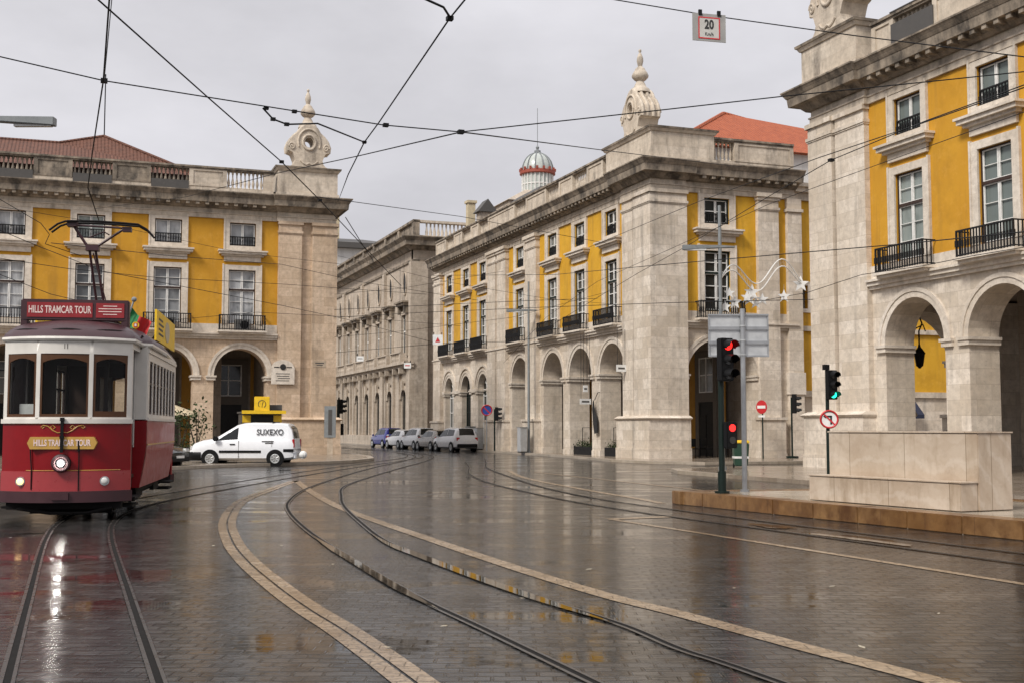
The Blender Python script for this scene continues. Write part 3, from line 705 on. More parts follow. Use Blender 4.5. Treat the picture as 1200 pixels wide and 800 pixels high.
for s in (5.2, 9.6, 14.0):
    window(wing, FW, s, 7.4, 10.4, 1.4, 'main', True); window(wing, FW, s, 11.7, 13.1, 1.4, 'upper', True)
m = MB(FW.P); m.box(0,22,.001,.12,3.2,3.5); m.box(0,22,.001,.14,6.55,6.8); m.box(0,22,0,.15,13.3,13.7); m.box(0,22,-.2,.4,13.7,13.95); m.box(0,22,-.2,.55,13.95,14.15); m.build('cornice', M['stone_old'], wing)
m = MB(FW.P); m.box(-.55,.28,-.3,.43,0,13.3); m.build('pilaster', M['stone'], wing)
m = MB(FW.P); m.box(-.62,.34,0,.52,12.6,12.75); m.build('pilaster_capital', M['trim'], wing)
m = MB(FW.P); m.box(-.62,.34,0,.50,3.3,4.4); m.build('pilaster_base', M['trim'], wing)
for a in (3.0, 11.6):
    m = MB(FW.P); m.box(a,a+.8,0,.18,3.5,13.3); m.build('pilaster', M['stone'], wing)
m = MB(); m.box(34.5,56.5,52.96,70,0,14.0); m.build('core_wall', M['stone_shaded'], wing)
m = MB(); m.box(31.5,56.5,57.5,70,14.0,17.2); m.build('attic_wall', M['plaster_white'], wing)
m = MB()
E1 = [(30.2,57,17.1),(57,57,17.1),(57,70.5,17.1),(30.2,70.5,17.1)]; ap = (36.3,62.3,20.5); r2 = (44,62.3,19.3); r3 = (57,62.3,18.9)
m.poly([E1[0],E1[1],r3,r2,ap]); m.poly([E1[3],E1[0],ap]); m.poly([E1[2],E1[3],ap,r2,r3]); m.poly([E1[1],E1[2],r3]); m.poly(E1)
m.tube([ap,E1[0]],.12,6); m.tube([ap,r2,r3],.12,6)
m.build('roof', M['tile_new'], wing, weld=False)
m = MB(); m.box(41.2,43.2,57.6,59.2,17.2,18.0); m.build('skylight', M['car_glass'], wing)
# ---- right building
RS = dict(arches=[(b,3.06,4.5,1.53) for b in (5.27,9.45,13.63,17.8)], windows=[5.22,9.32,13.5,17.7], doors=[9.45,13.63,17.8], secs=[9.32-3.2+.0,13.5,17.7])
RS['secs'] = [5.6, 9.9, 14.2, 18.4]
RP = dict(arches=[(3.8,4.0,4.25,1.78)], windows=[3.55,9.4], pilasters=[(5.95,7.0)], secs=[3.6,9.4], through=True, doors=[9.0])
right, FS_R, FP_R, rR = arcaded_block('arcaded_building', 'pale limestone and ochre arcaded building at the right edge, behind the stone bench', 26.75, 38.66, 1, -1, 22, 14, 3.05, 1.65,
    [(0,1.2),(1.3,3.05)], [(0,1.72)], RS, RP, dict(stone=M['stone'], par=parM, ochre=M['ochre_o']), False, dict(size=(3.4,3.0), face=(-1,0), out=.45, pos=(27.15,37.75)))
for a, b in ((4.5,6.7),(9.0,10.9),(13.2,15.2)):   # lead sheeting over the balusters
    m = MB(FS_R.P); m.box(a, b, .05, .08, 14.72, 15.75); m.box(a, b, -.44, .12, 16.162, 16.2); m.build('lead_sheet', M['slate'], right)
m = MB(); x, y, z = FS_R.P(6.3, -.1, 16.16)
m.ball((x,y+.2,z+.25),.28,10,8,(1,1.3,.8)); m.ball((x,y-.4,z+.15),.22,10,8,(1,1.4,.7)); m.tube([(x,y-.5,z+.2),(x,y-.1,z+.5),(x,y+.4,z+.55),(x,y+.7,z+.2)],[.08,.12,.1,.05],8); m.build('dark_carving', M['slate'], right, smooth=60)
# ---- left building
LS = dict(arches=[ar(b) for b in (6.0,10.1,14.2)], windows=[6.0,10.1,14.2], doors=[])
LP = dict(arches=[(a,2.92,4.5,1.5) for a in (5.0,9.03,13.06,17.05,21.05)], windows=[5.0,9.03,13.06,17.05,21.05], doors=[5.0,9.03,13.06,17.05,21.05], blinds=True, base=False, endwall=3.1, bw0=3.1, secs=[4.9,9.0,13.05,17.05,21.05])
def parL(c): return M['stone_black'] if c is not None and c > 8 else M['stone_old']
left, FS_L, FP_L, rL = arcaded_block('arcaded_building', 'ochre and tan arcaded building on the left with a sooty parapet, behind the red tram', 13.6, 67.8, -1, 1, 17, 25, 3.0, 3.02,
    [(0,1.3),(1.5,3.0)], [(0,1.1),(1.7,3.0)], LS, LP, dict(stone=M['stone_warm'], par=parL, bal=parL, ochre=M['ochre_o']), False, dict(size=(3.1,3.3), face=(0,-1), out=.3, pos=(12.4,69.0)))
m = MB(); e0 = [(6.4,69.3,15.9),(-30,69.3,15.9),(-30,80,15.9),(6.4,80,15.9)]; ap = (1.2,74,18.85); q1 = (-1.3,74,18.25); q2 = (-30,74,18.1)
m.poly([e0[0],e0[1],q2,q1]); m.poly([e0[0],q1,ap]); m.poly([e0[0],ap,e0[3]]); m.poly([e0[2],e0[3],ap,q1,q2]); m.poly([e0[1],e0[2],q2]); m.poly(e0)
m.tube([ap,e0[0]],.1,6); m.tube([ap,q1,q2],.1,6)
rf_ = m.build('tiled_roof', M['tile'], left, weld=False)
m = MB(); m.tube([(1.2,74,18.7),(1.2,74,22.6)], .035, 5); m.build('roof_mast', M['wire'], rf_)
m = MB(FP_L.P); m.box(8.2, 24.9, -.3, -.0, 14.7, 14.71); 
for c in (9.0,13.05,17.05,21.05):
    m.box(c-1.0, c+1.0, .03, .06, 14.69, 15.28)
m.build('black_sheeting', M['slate'], left)
# plaque and street plate on the left tower
pq = MB(FP_L.P); pq.box(2.05,3.35,.3,.35,4.05,5.0)
ptsq = [(2.7+.62*math.cos(R(a)),.3,5.0+.42*math.sin(R(a))) for a in range(0,181,15)]; pq.extr(ptsq, (0,-.05,0))
pl_ = pq.build('crest_plaque', M['trim'], left)
m = MB(FP_L.P); m.disc((2.7,.365,5.02),(0,1,0),.17,.03,14); m.box(2.2,2.5,.35,.365,4.98,5.03); m.box(2.9,3.2,.35,.365,4.98,5.03); m.build('crest', M['ink'], pl_)
for k in range(4):
    m = MB(FP_L.P); m.box(2.3+.05*(k%2),3.1-.06*(k%3),.35,.356,4.62-.13*k,4.66-.13*k); m.build('inscription_line', M['slate'], pl_)
m = MB(FP_L.P); m.box(.28,.98,.3,.33,5.05,5.4); sp_ = m.build('street_plate', M['marble'], left)
m = MB(FP_L.P); m.box(.38,.88,.33,.335,5.24,5.3); m.box(.45,.8,.33,.335,5.13,5.18); m.build('inscription', M['slate'], sp_)
# air conditioners on two balconies
for s in (5.0, 9.03):
    m = MB(FP_L.P); m.box(s-.42,s+.38,.12,.42,7.0,7.6); ac = m.build('air_conditioner', M['sign_grey'], left)
    x, y, z = FP_L.P(s-.12,.43,7.3); m = MB(); m.disc((x,y,z),(0,1,0),.24,.03,18); m.build('fan_grille', M['black'], ac)

# ---- far building in the side street
C = thing('stone_palace', 'brown grey stone building with oval windows and a balustrade, far down the side street', 'building', (25.8, 94.5, 0), world=True)
FC = Fc(25.8, 94.5, 0, 1, -1, 0); FC2 = Fc(25.8, 94.5, 1, 0, 0, -1)
cb = [2.4, 7.1, 11.5, 15.8, 20.0, 24.1, 28.3, 32.6, 37, 41.4, 45.8]
LC = 48.5; sg = M['stone_grey']
m = MB(FC.P); arch_wall(m, 0, LC, 0, 6.6, [(c,1.7,4.0,.85) for c in cb], .5); m.T = FC2.P; m.box(0,14,-.5,0,0,16.2); m.build('wall', sg, C)
m = MB(FC.P); wall_grid(m, 0, LC, 6.6, 16.2, [(c-.72,c+.72,7.6,11.0) for c in cb], .35); m.build('upper_wall', sg, C)
m = MB(); m.box(26.4,40,95.1,142.8,0,17); m.build('core_wall', M['stone_shaded'], C)
m = MB()
def rc(p): return (25.8-p, 40+p*.1, 94.5-p, 143+p*.1)
for z0,p0,z1,p1 in ((15.2,.12,15.4,.12),(16.2,.15,16.5,.45),(16.5,.8,16.85,.85),(16.85,.85,17.15,1.1),(17.15,1.1,17.22,1.1)): m.frust(rc(p0),z0,rc(p1),z1)
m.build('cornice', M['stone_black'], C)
m = MB(FC.P); m.box(-.4,LC,-.001,.4,0,.95); m.box(-.45,LC,0,.5,6.55,6.8); m.box(-.5,LC,0,.85,6.8,7.0); m.build('string_course', sg, C)
m = MB(FC.P)
for a in (0, 9.1, 17.9, 26.2, 34.8, 43.5): m.box(a-.35 if a == 0 else a-.3, a+.5, .001, .35, .95, 6.55); m.box(a-.3, a+.45, .001, .25, 7.0, 15.2)
for c in cb:
    for d in (-1.5, 1.1): m.box(c+d, c+d+.4, .001, .22, .95, 6.5)
m.T = FC2.P; m.box(-.28,1.2,.001,.345,.95,15.2); m.build('pilasters', sg, C)
for k, c in enumerate(cb):
    m = MB(FC.P); arch_ring(m, c, 1.7, 4.0, .85, .3, .001, .14); m.box(c-.25,c+.25,.14,.32,4.75,5.5); m.build('arch_moulding', sg, C)
    m = MB(FC.P); m.box(c-.85,c+.85,-.2,-.13,.95,4.9); p = m.build('arched_window', M['car_glass'], C)
    m = MB(FC.P); m.box(c-.8,c-.72,-.13,-.1,.95,4.1); m.box(c-.05,c+.05,-.13,-.1,.95,4.8); m.box(c+.72,c+.8,-.13,-.1,.95,4.1); m.box(c-.8,c+.8,-.132,-.105,3.95,4.05); m.build('sash', M['door_dark'], p)
    m = MB(FC.P); m.box(c-1.0,c-.72,.001,.16,7.6,11.2); m.box(c+.72,c+1.0,.001,.16,7.6,11.2); m.box(c-.72,c+.72,.001,.16,11.0,11.3)
    w_ = m.build('window', sg, C)
    m = MB(FC.P); m.box(c-.72,c+.72,-.16,-.1,7.6,11.0); m.build('pane', M['car_glass'], w_)
    m = MB(FC.P); m.box(c-.72,c-.66,-.1,-.07,7.6,11); m.box(c-.05,c+.05,-.1,-.07,7.6,11); m.box(c+.66,c+.72,-.1,-.07,7.6,11); m.box(c-.66,c+.66,-.1,-.06,9.6,9.7); m.build('sash', M['white_paint'], w_)
    m = MB(FC.P); m.box(c-1.2,c+1.2,.001,.5,11.75,11.95); m.box(c-1.3,c+1.3,.001,.65,11.95,12.1); m.box(c-1.1,c-.8,.001,.4,11.1,11.75); m.box(c+.8,c+1.1,.001,.4,11.1,11.75); m.build('window_hood', M['stone_black'], C)
    m = MB(FC.P)
    rg = [(c+.5*math.cos(R(a)), .03, 13.65+.95*math.sin(R(a))) for a in range(0,361,20)]; m.tube(rg, .09, 6, caps=False); o_ = m.build('oval_window', sg, C)
    m = MB(FC.P); m.extr([(c+.44*math.cos(R(a)), .03, 13.65+.88*math.sin(R(a))) for a in range(0,360,20)], (0,.02,0)); m.build('pane', M['door_dark'], o_)
    m = MB(FC.P)
    m.box(c-1.7,c-1.4,.4,.85,7.0,7.75); m.box(c+1.4,c+1.7,.4,.85,7.0,7.75); m.box(c-1.4,c+1.4,.7,.82,7.0,7.12); m.box(c-1.7,c+1.7,.62,.9,7.75,7.85); m.box(c-1.2,c-.9,0,.8,6.1,6.55); m.box(c+.9,c+1.2,0,.8,6.1,6.55); bl_ = m.build('balcony', sg, C)
    m = MB()
    for j in range(9):
        x, y, z = FC.P(c-1.2+.3*j, .76, 0); m.lathe([(.07,0),(.1,.2),(.05,.45),(.08,.63)], (x,y,7.12), 6)
    m.build('balusters', sg, bl_)
m = MB(FC.P)
for c0, c1 in zip([-.2]+[c+2.15 for c in cb[:-1]], [c+2.15 for c in cb[:-1]]+[LC]):
    m.box(c0, c0+.6, -.5, .02, 17.22, 18.6); m.box(c0+.6, c1, -.4, -.1, 17.22, 17.5); m.box(c0+.6, c1, -.35, -.15, 17.5, 18.4)
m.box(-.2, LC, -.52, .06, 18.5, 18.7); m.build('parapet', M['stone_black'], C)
m = MB(FC2.P); m.box(.4,14,-.4,0,17.22,17.45); m.box(.4,14,-.45,.05,18.5,18.7); m.box(13.4,14,-.4,0,17.45,18.5); m.build('parapet', M['stone_old'], C)
m = MB()
for k in range(36):
    x, y, z = FC2.P(1.2+.34*k, -.2, 0); m.lathe([(.1,0),(.13,.3),(.06,.65),(.09,1.05)], (x,y,17.45), 7)
m.build('balustrade', M['trim'], C, smooth=50)
# ---- distant roofs
FB = thing('distant_house', 'cream house with a shallow roof seen past the tower edge, beyond the side street', 'building', (22, 150, 0), world=True)
m = MB(); m.box(14,40,150,170,0,24.5); m.build('wall', M['plaster_white'], FB)
m = MB(); m.box(13.2,40.8,149.2,170.8,24.5,25.2); m.frust((13.5,40.5,149.5,170.5),25.2,(20,36,158,162),27); m.build('roof', M['slate'], FB)
m = MB(); m.box(30.6,31.6,152,153,26,31); m.build('chimney', M['canvas'], FB)
# lantern dome behind the middle building
DM = thing('domed_turret', 'glazed lantern dome with a red rim and a tall mast, rising behind the central parapet', 'turret', (37.0, 95, 0), world=True)
m = MB(); m.box(33,41,91,99,0,20.2); m.frust((32.8,41.2,90.8,99.2),20.2,(35.2,38.8,93.2,96.8),21.6); m.build('turret_base', M['stone_grey'], DM)
m = MB(); m.lathe([(1.3,20.8),(1.3,23.3)], (37,95,0), 24); m.build('drum', M['dome_glass'], DM)
m = MB()
for k in range(24):
    q = 2*math.pi*k/24; m.box(37+1.34*math.cos(q)-.04, 37+1.34*math.cos(q)+.04, 95+1.34*math.sin(q)-.04, 95+1.34*math.sin(q)+.04, 20.8, 23.3)
for z in (21.6,22.4): m.lathe([(1.36,z),(1.36,z+.07)], (37,95,0), 24)
m.build('glazing_bars', M['white_paint'], DM)
m = MB(); m.lathe([(1.4,23.3),(1.55,23.35),(1.55,23.6),(1.4,23.65)], (37,95,0), 24)
for k in range(16):
    q = 2*math.pi*k/16; m.box(37+1.5*math.cos(q)-.08, 37+1.5*math.cos(q)+.08, 95+1.5*math.sin(q)-.08, 95+1.5*math.sin(q)+.08, 23.6, 23.85)
m.build('rim', plain('rust_red_rim', (.28,.06,.035), .6), DM)
m = MB(); m.lathe([(1.35*math.cos(R(a)), 23.65+1.6*math.sin(R(a))) for a in range(0,90,10)]+[(.12,25.3)], (37,95,0), 16); m.build('dome', M['dome_glass'], DM, smooth=50)
m = MB()
for k in range(12):
    q = 2*math.pi*k/12; m.tube([(37+1.38*math.cos(q)*math.cos(R(a)), 95+1.38*math.sin(q)*math.cos(R(a)), 23.65+1.63*math.sin(R(a))) for a in range(0,91,15)], .05, 5)
m.build('dome_ribs', M['pole_grey'], DM)
m = MB(); m.lathe([(.3,25.2),(.3,25.45),(.1,25.55),(.16,25.75),(.03,25.95),(.025,29.2)], (37,95,0), 8); m.build('mast', M['pole_grey'], DM)
ch = thing('gabled_dormer', 'small dark gabled dormer peeping over the far end of the central parapet', 'dormer', (29.35,86.5,15), world=True)
m = MB(); m.box(28.8,29.9,86,87,15,18.2); m.build('wall', M['stone_grey'], ch)
m = MB(); m.extr([(28.55,85.8,18.1),(30.15,85.8,18.1),(29.35,85.8,19.1)], (0,1.4,0)); m.build('roof', M['slate'], ch)
m = MB(); m.box(28.75,29.35,88.9,89.5,15.05,19.3); m.box(28.65,29.45,88.8,89.6,19.3,19.5); tag(m.build('chimney_stack', M['canvas']), 'pale slim chimney standing beside the gabled dormer', 'chimney')

# ================================================================== GROUND
def spline(pts, n=8):
    P_ = [Vector((*p, 0)) if len(p) == 2 else Vector(p) for p in pts]; out = []
    Q = [P_[0]*2-P_[1]]+P_+[P_[-1]*2-P_[-2]]
    for i in range(1, len(Q)-2):
        p0,p1,p2,p3 = Q[i-1:i+3]
        for k in range(n):
            t = k/n
            out.append(.5*((2*p1)+(p2-p0)*t+(2*p0-5*p1+4*p2-p3)*t*t+(3*p1-p0-3*p2+p3)*t**3))
    out.append(P_[-1]); return out
def strip(mb, pts, w, z, off=0, jit=0):
    L_ = []
    for i, p in enumerate(pts):
        t = (pts[min(i+1,len(pts)-1)]-pts[max(i-1,0)]); t.z = 0; t.normalize(); n = Vector((t.y,-t.x,0))
        ww = w*(1+random.uniform(-jit, jit))
        L_.append((p+n*(off-ww/2), p+n*(off+ww/2)))
    for a, b in zip(L_, L_[1:]):
        mb.poly([(a[0].x,a[0].y,z),(a[1].x,a[1].y,z),(b[1].x,b[1].y,z),(b[0].x,b[0].y,z)])
m = MB(); m.poly([(-700,-300,0),(900,-300,0),(900,1200,0),(-700,1200,0)]); struct('ground', m, M['cobbles'])
PAVE = {
 'pavement_l': [(-60,44.5),(2.8,47),(5.67,49.8),(9,51.7),(12,54.4),(13.9,58),(14.9,63),(15.3,70),(15.6,260),(-60,260)],
 'pavement_m': [(25.0,260),(25.4,90),(25.3,66),(24.5,56),(23.7,51.5),(24.2,48),(25.8,46.2),(90,46.2),(90,260)],
 'pavement_r': [(19.6,33.6),(19.75,37.3),(20.6,39.4),(22.5,40.4),(90,40.4),(90,-20),(19.4,-20)]}
for k, pts in PAVE.items():
    sm = [(p.x, p.y) for p in pts and [Vector((*q,0)) for q in pts]]
    m = MB(); m.prism(sm, -.1, .12); struct('pavement', m, M['pave'])
    m = MB(); P_ = [Vector((*q, 0)) for q in pts]
    for a, b in zip(P_, P_[1:]):
        if max(abs(a.x),abs(b.x)) > 55 and a.x == b.x: continue
        t = (b-a).normalized(); n = Vector((t.y,-t.x,0))
        c = sum(P_, Vector())/len(P_)
        if (c-a).dot(n) < 0: n = -n
        if (b-a).length > 80 and a.x > 60: continue
        e0, e1 = a-n*.01, b-n*.01
        m.prism([(e0.x,e0.y),(e1.x,e1.y),((b+n*.28).x,(b+n*.28).y),((a+n*.28).x,(a+n*.28).y)], -.1, .126)
    struct('kerb', m, M['kerb_l'], weld=False)
# platform (tram stop island)
fr_ = [(11.94,22.8),(12.72,13.6),(14.6,-6)]; bk_ = [(18.9,-6),(16.9,13.5),(16.2,22.3)]
m = MB(); m.prism(fr_+bk_, 0, .272); struct('platform', m, M['pave_platform'])
m = MB()
ring = fr_+bk_
for a, b in ((fr_[0],fr_[1]),(fr_[1],fr_[2]),(bk_[2],fr_[0]),(bk_[1],bk_[2])):
    a, b = Vector((*a,0)), Vector((*b,0)); L_ = (b-a).length; n_ = int(L_/1.05); t = (b-a)/L_; nn = Vector((-t.y,t.x,0)) if (Vector((15,10,0))-a).dot(Vector((-t.y,t.x,0))) > 0 else Vector((t.y,-t.x,0))
    for i in range(n_):
        p, q = a+t*(L_*i/n_+.004), a+t*(L_*(i+1)/n_-.004); h = .28+random.uniform(-.004,.004)
        p1, q1 = p-nn*.02, q-nn*.02
        m.prism([(p1.x,p1.y),(q1.x,q1.y),((q+nn*.42).x,(q+nn*.42).y),((p+nn*.42).x,(p+nn*.42).y)], 0, h)
struct('platform_kerb', m, M['kerb'], weld=False, bevel=.012)
# pale stone bands in the cobbles
def band(pts, w, z=.005, split=False):
    m = MB(); sp = spline(pts)
    if split: strip(m, sp, w*.45, z, -w*.27); strip(m, sp, w*.45, z, w*.27)
    else: strip(m, sp, w, z)
    struct('road_marking', m, M['band'])
band([(6.29,36.49),(4.8,31.5),(3.46,26.73),(2.55,21.5),(2.14,17.51),(1.99,14.75),(1.96,12.29),(1.98,10.7),(2.03,9.54),(2.05,8.22),(2.05,6.5),(2.05,4)], .29, split=True)
band([(6.34,36.47),(5.55,29.5),(5.02,23.25),(4.84,16.65),(4.78,12.82),(4.82,10.5),(4.94,9.29),(5.04,7.61),(5.16,6.31),(5.3,4)], .21)
band([(15.35,42.46),(13.55,35.8),(12.46,28.48),(12.0,24.3),(11.75,22.9)], .2)
band([(15.66,40.5),(15.3,30),(15.1,25)], .16)
band([(8.87,19.29),(8.98,16.82),(9.08,13.69),(9.19,9.87),(9.25,6)], .13)
band([(8.87,19.29),(9.6,19.4),(10.1,19.45)], .3, z=.0062)
band([(20.0,41.2),(24,42.3),(34,43.2),(60,43.4)], .22)
# tram tracks
def rails(pts, name='tram_track', z=.004):
    sp = spline(pts, 20)
    m = MB(); strip(m, sp, .095, z+.0005); struct('track_bed', m, M['groove'])
    m = MB(); strip(m, sp, .03, z+.005, -.04); strip(m, sp, .025, z+.005, .035); struct(name, m, M['rail'])
    return sp
rA = [(.09,-5),(.09,6),(.08,12),(.09,18.5),(.26,22),(.75,25),(1.75,28.3),(3.4,32.4),(6.5,39.7),(9.8,47),(14.0,55.8),(17.6,64),(19.8,74),(20.4,90),(20.2,200)]
def offs(pts, d):
    P_ = [Vector((*p,0)) for p in pts]; o = []
    for i, p in enumerate(P_):
        t = (P_[min(i+1,len(P_)-1)]-P_[max(i-1,0)]).normalized(); o.append((p.x+t.y*d, p.y-t.x*d))
    return o
rails(offs(rA,-.45)); rails(offs(rA,.45), z=.0048)
BL = [(3.13,2),(3.1,8.5),(3.08,11.04),(3.19,14.03),(3.41,18.21),(3.86,22.9),(4.46,26.5),(5.81,31.76),(8.29,39.15),(11.57,48.01),(15.2,57),(18.2,66),(19.7,76),(20.2,95),(20,200)]
BR = [atz(x,y,0) for x,y in ((905,797),(799,761.5),(732,733.5),(645,705.5),(564,677.5),(494,651),(452,634),(425,614),(404,594),(400,582))]
BR = [(4.2,2)]+[(p.x,p.y) for p in BR]+[(7.0,32.6),(9.3,39.0),(12.5,47.2),(16.2,56.6),(19.1,65.5),(20.7,76),(21.2,95),(21,200)]
sBL = rails(BL, z=.0056); sBR = rails(BR, z=.0064)
C1 = [(17.26,53.75),(15,46.2),(12.93,39.79),(11.33,32.86),(10.35,25.6),(10.12,21.94),(10.15,19.03),(10.31,15.54),(10.5,11.13),(11.1,2)]
C2 = [(20.13,59.36),(17.7,52),(15.53,45.45),(13.3,36.5),(11.9,30.2),(11.15,25),(11.05,21),(11.1,18),(11.22,15.5),(11.42,11.1),(12.0,2)]
rails(C1, z=.0072); rails(C2, z=.008)
# standing water along the rails and in dips
def puddle_strip(sp, y0, y1, w, off, z):
    seg = [p for p in sp if y0 < p.y < y1]
    if len(seg) > 2:
        
        n = len(seg); m = MB(); L_ = []
        for i, p in enumerate(seg):
            t = seg[min(i+1,n-1)]-seg[max(i-1,0)]; t.z = 0; t.normalize(); nn = Vector((t.y,-t.x,0)); ww = w*min(1, 4*i/n+.05, 4*(n-1-i)/n+.05)
            L_.append((p+nn*(off-ww/2), p+nn*(off+ww/2)))
        for a, b in zip(L_, L_[1:]): m.poly([(a[0].x,a[0].y,z),(a[1].x,a[1].y,z),(b[1].x,b[1].y,z),(b[0].x,b[0].y,z)])
        struct('water', m, M['water'])
puddle_strip(sBR, 9.0, 18, .15, -.04, .0155)
puddle_strip(sBL, 10.2, 18, .12, -.03, .0145)
def puddle(px, py, rx, ry, rot=0, z=.0165):
    c = atz(px, py, 0); pts = []; ph = random.random()*6
    for k in range(28):
        q = 2*math.pi*k/28; r = 1+.22*math.sin(3*q+ph)+.13*math.sin(7*q+ph*2)
        u, v = rx*r*math.cos(q), ry*r*math.sin(q)
        pts.append((c.x+u*math.cos(rot)-v*math.sin(rot), c.y+u*math.sin(rot)+v*math.cos(rot), z))
    m = MB(); m.poly(pts); struct('water', m, M['water'])
for a in ((1010,632,1.0,.2,R(-86)),(905,617,.5,.2,R(-86))): puddle(*a)
# stone bench block on the platform
rt = math.atan2(-.37, 3.4)
bn = thing('stone_bench', 'large pale marble block with a low step in front, standing on the tram stop platform', 'bench', (12.78,19.0,.28), math.atan2(-3.4,.37)+R(90))
# local: x across (away from track), y along towards camera (negative)
m = MB(); m.box(.38,1.14,-3.62,-.12,0,1.235); b_ = m.build('backrest_block', M['bench'], bn, bevel=.012)
m = MB(); m.box(.36,1.16,-3.64,-.10,1.237,1.262); m.build('coping', M['bench'], b_, bevel=.006)
m = MB(); m.box(0,.378,-3.60,0,0,.44); s_ = m.build('seat_step', M['bench'], bn, bevel=.012)
m = MB(); m.box(-.015,.378,-3.62,.015,.442,.466); m.build('coping', M['bench'], s_, bevel=.006)

# ================================================================== TRAM
TA = R(9.6)
tram = thing('tram', 'red and cream tour tram with a maroon roof and its headlamp lit', 'tram', (-.2,21.95,0), -TA)
HW, VW, L8 = 1.22, 1.07, 8.4
def front_arc(w=VW, bulge=.46, n=14, y0=0):
    return [(-w+2*w*k/n, y0+bulge*abs((-1+2*k/n))**2.3) for k in range(n+1)]
def path_wall(mb, path, z0, z1, holes=(), thick=.06, inset=None, zcuts=()):
    P_ = [Vector((*p,0)) for p in path]; cum = [0]
    for a, b in zip(P_, P_[1:]): cum.append(cum[-1]+(b-a).length)
    def pt(l, d, z):
        i = 0
        while i < len(cum)-2 and l > cum[i+1]+1e-9: i += 1
        a, b = P_[i], P_[i+1]; t = (b-a)/max(1e-9,(b-a).length); p = a+t*(l-cum[i])
        # smooth normal
        def nrm(j):
            t_ = (P_[min(j+1,len(P_)-1)]-P_[max(j-1,0)]).normalized(); return Vector((t_.y,-t_.x,0))
        f = (l-cum[i])/max(1e-9, cum[i+1]-cum[i]); n = (nrm(i)*(1-f)+nrm(i+1)*f).normalized()
        e = inset(z) if inset else 0
        q = p-n*(d+e); return (q.x, q.y, z)
    ls = sorted({*cum, *[h[0] for h in holes], *[h[1] for h in holes]}); zs = sorted({z0, z1, *zcuts, *[h[2] for h in holes], *[h[3] for h in holes]})
    for a, b in zip(ls, ls[1:]):
        if b-a < 1e-6: continue
        for c, d in zip(zs, zs[1:]):
            if any(h[0]-1e-6 < (a+b)/2 < h[1]+1e-6 and h[2] < (c+d)/2 < h[3] for h in holes): continue
            for o in (0, thick): mb.poly([pt(a,o,c),pt(b,o,c),pt(b,o,d),pt(a,o,d)])
    for h in holes:
        lv = [l for l in ls if h[0]-1e-6 <= l <= h[1]+1e-6]
        for a, b in zip(lv, lv[1:]):
            for z in (h[2], h[3]): mb.poly([pt(a,0,z),pt(b,0,z),pt(b,thick,z),pt(a,thick,z)])
        for l in (h[0], h[1]): mb.poly([pt(l,0,h[2]),pt(l,0,h[3]),pt(l,thick,h[3]),pt(l,thick,h[2])])
    for l in (0, cum[-1]): mb.poly([pt(l,0,z0),pt(l,0,z1),pt(l,thick,z1),pt(l,thick,z0)])
    for a, b in zip(cum, cum[1:]):
        for z in (z0, z1): mb.poly([pt(a,0,z),pt(b,0,z),pt(b,thick,z),pt(a,thick,z)])
    return cum, pt
arc = front_arc(); 
def arc_l(x):                          # arc length at x
    tot = 0
    for (a,b),(c,d) in zip(arc, arc[1:]):
        if x <= c: return tot+math.hypot(c-a,d-b)*(x-a)/(c-a)
        tot += math.hypot(c-a,d-b)
    return tot
WIN = [(-1.0,-.47),(-.4,.4),(.47,1.0)]
def mirror_rear(pts): return [(-x, L8-y) for x, y in pts]
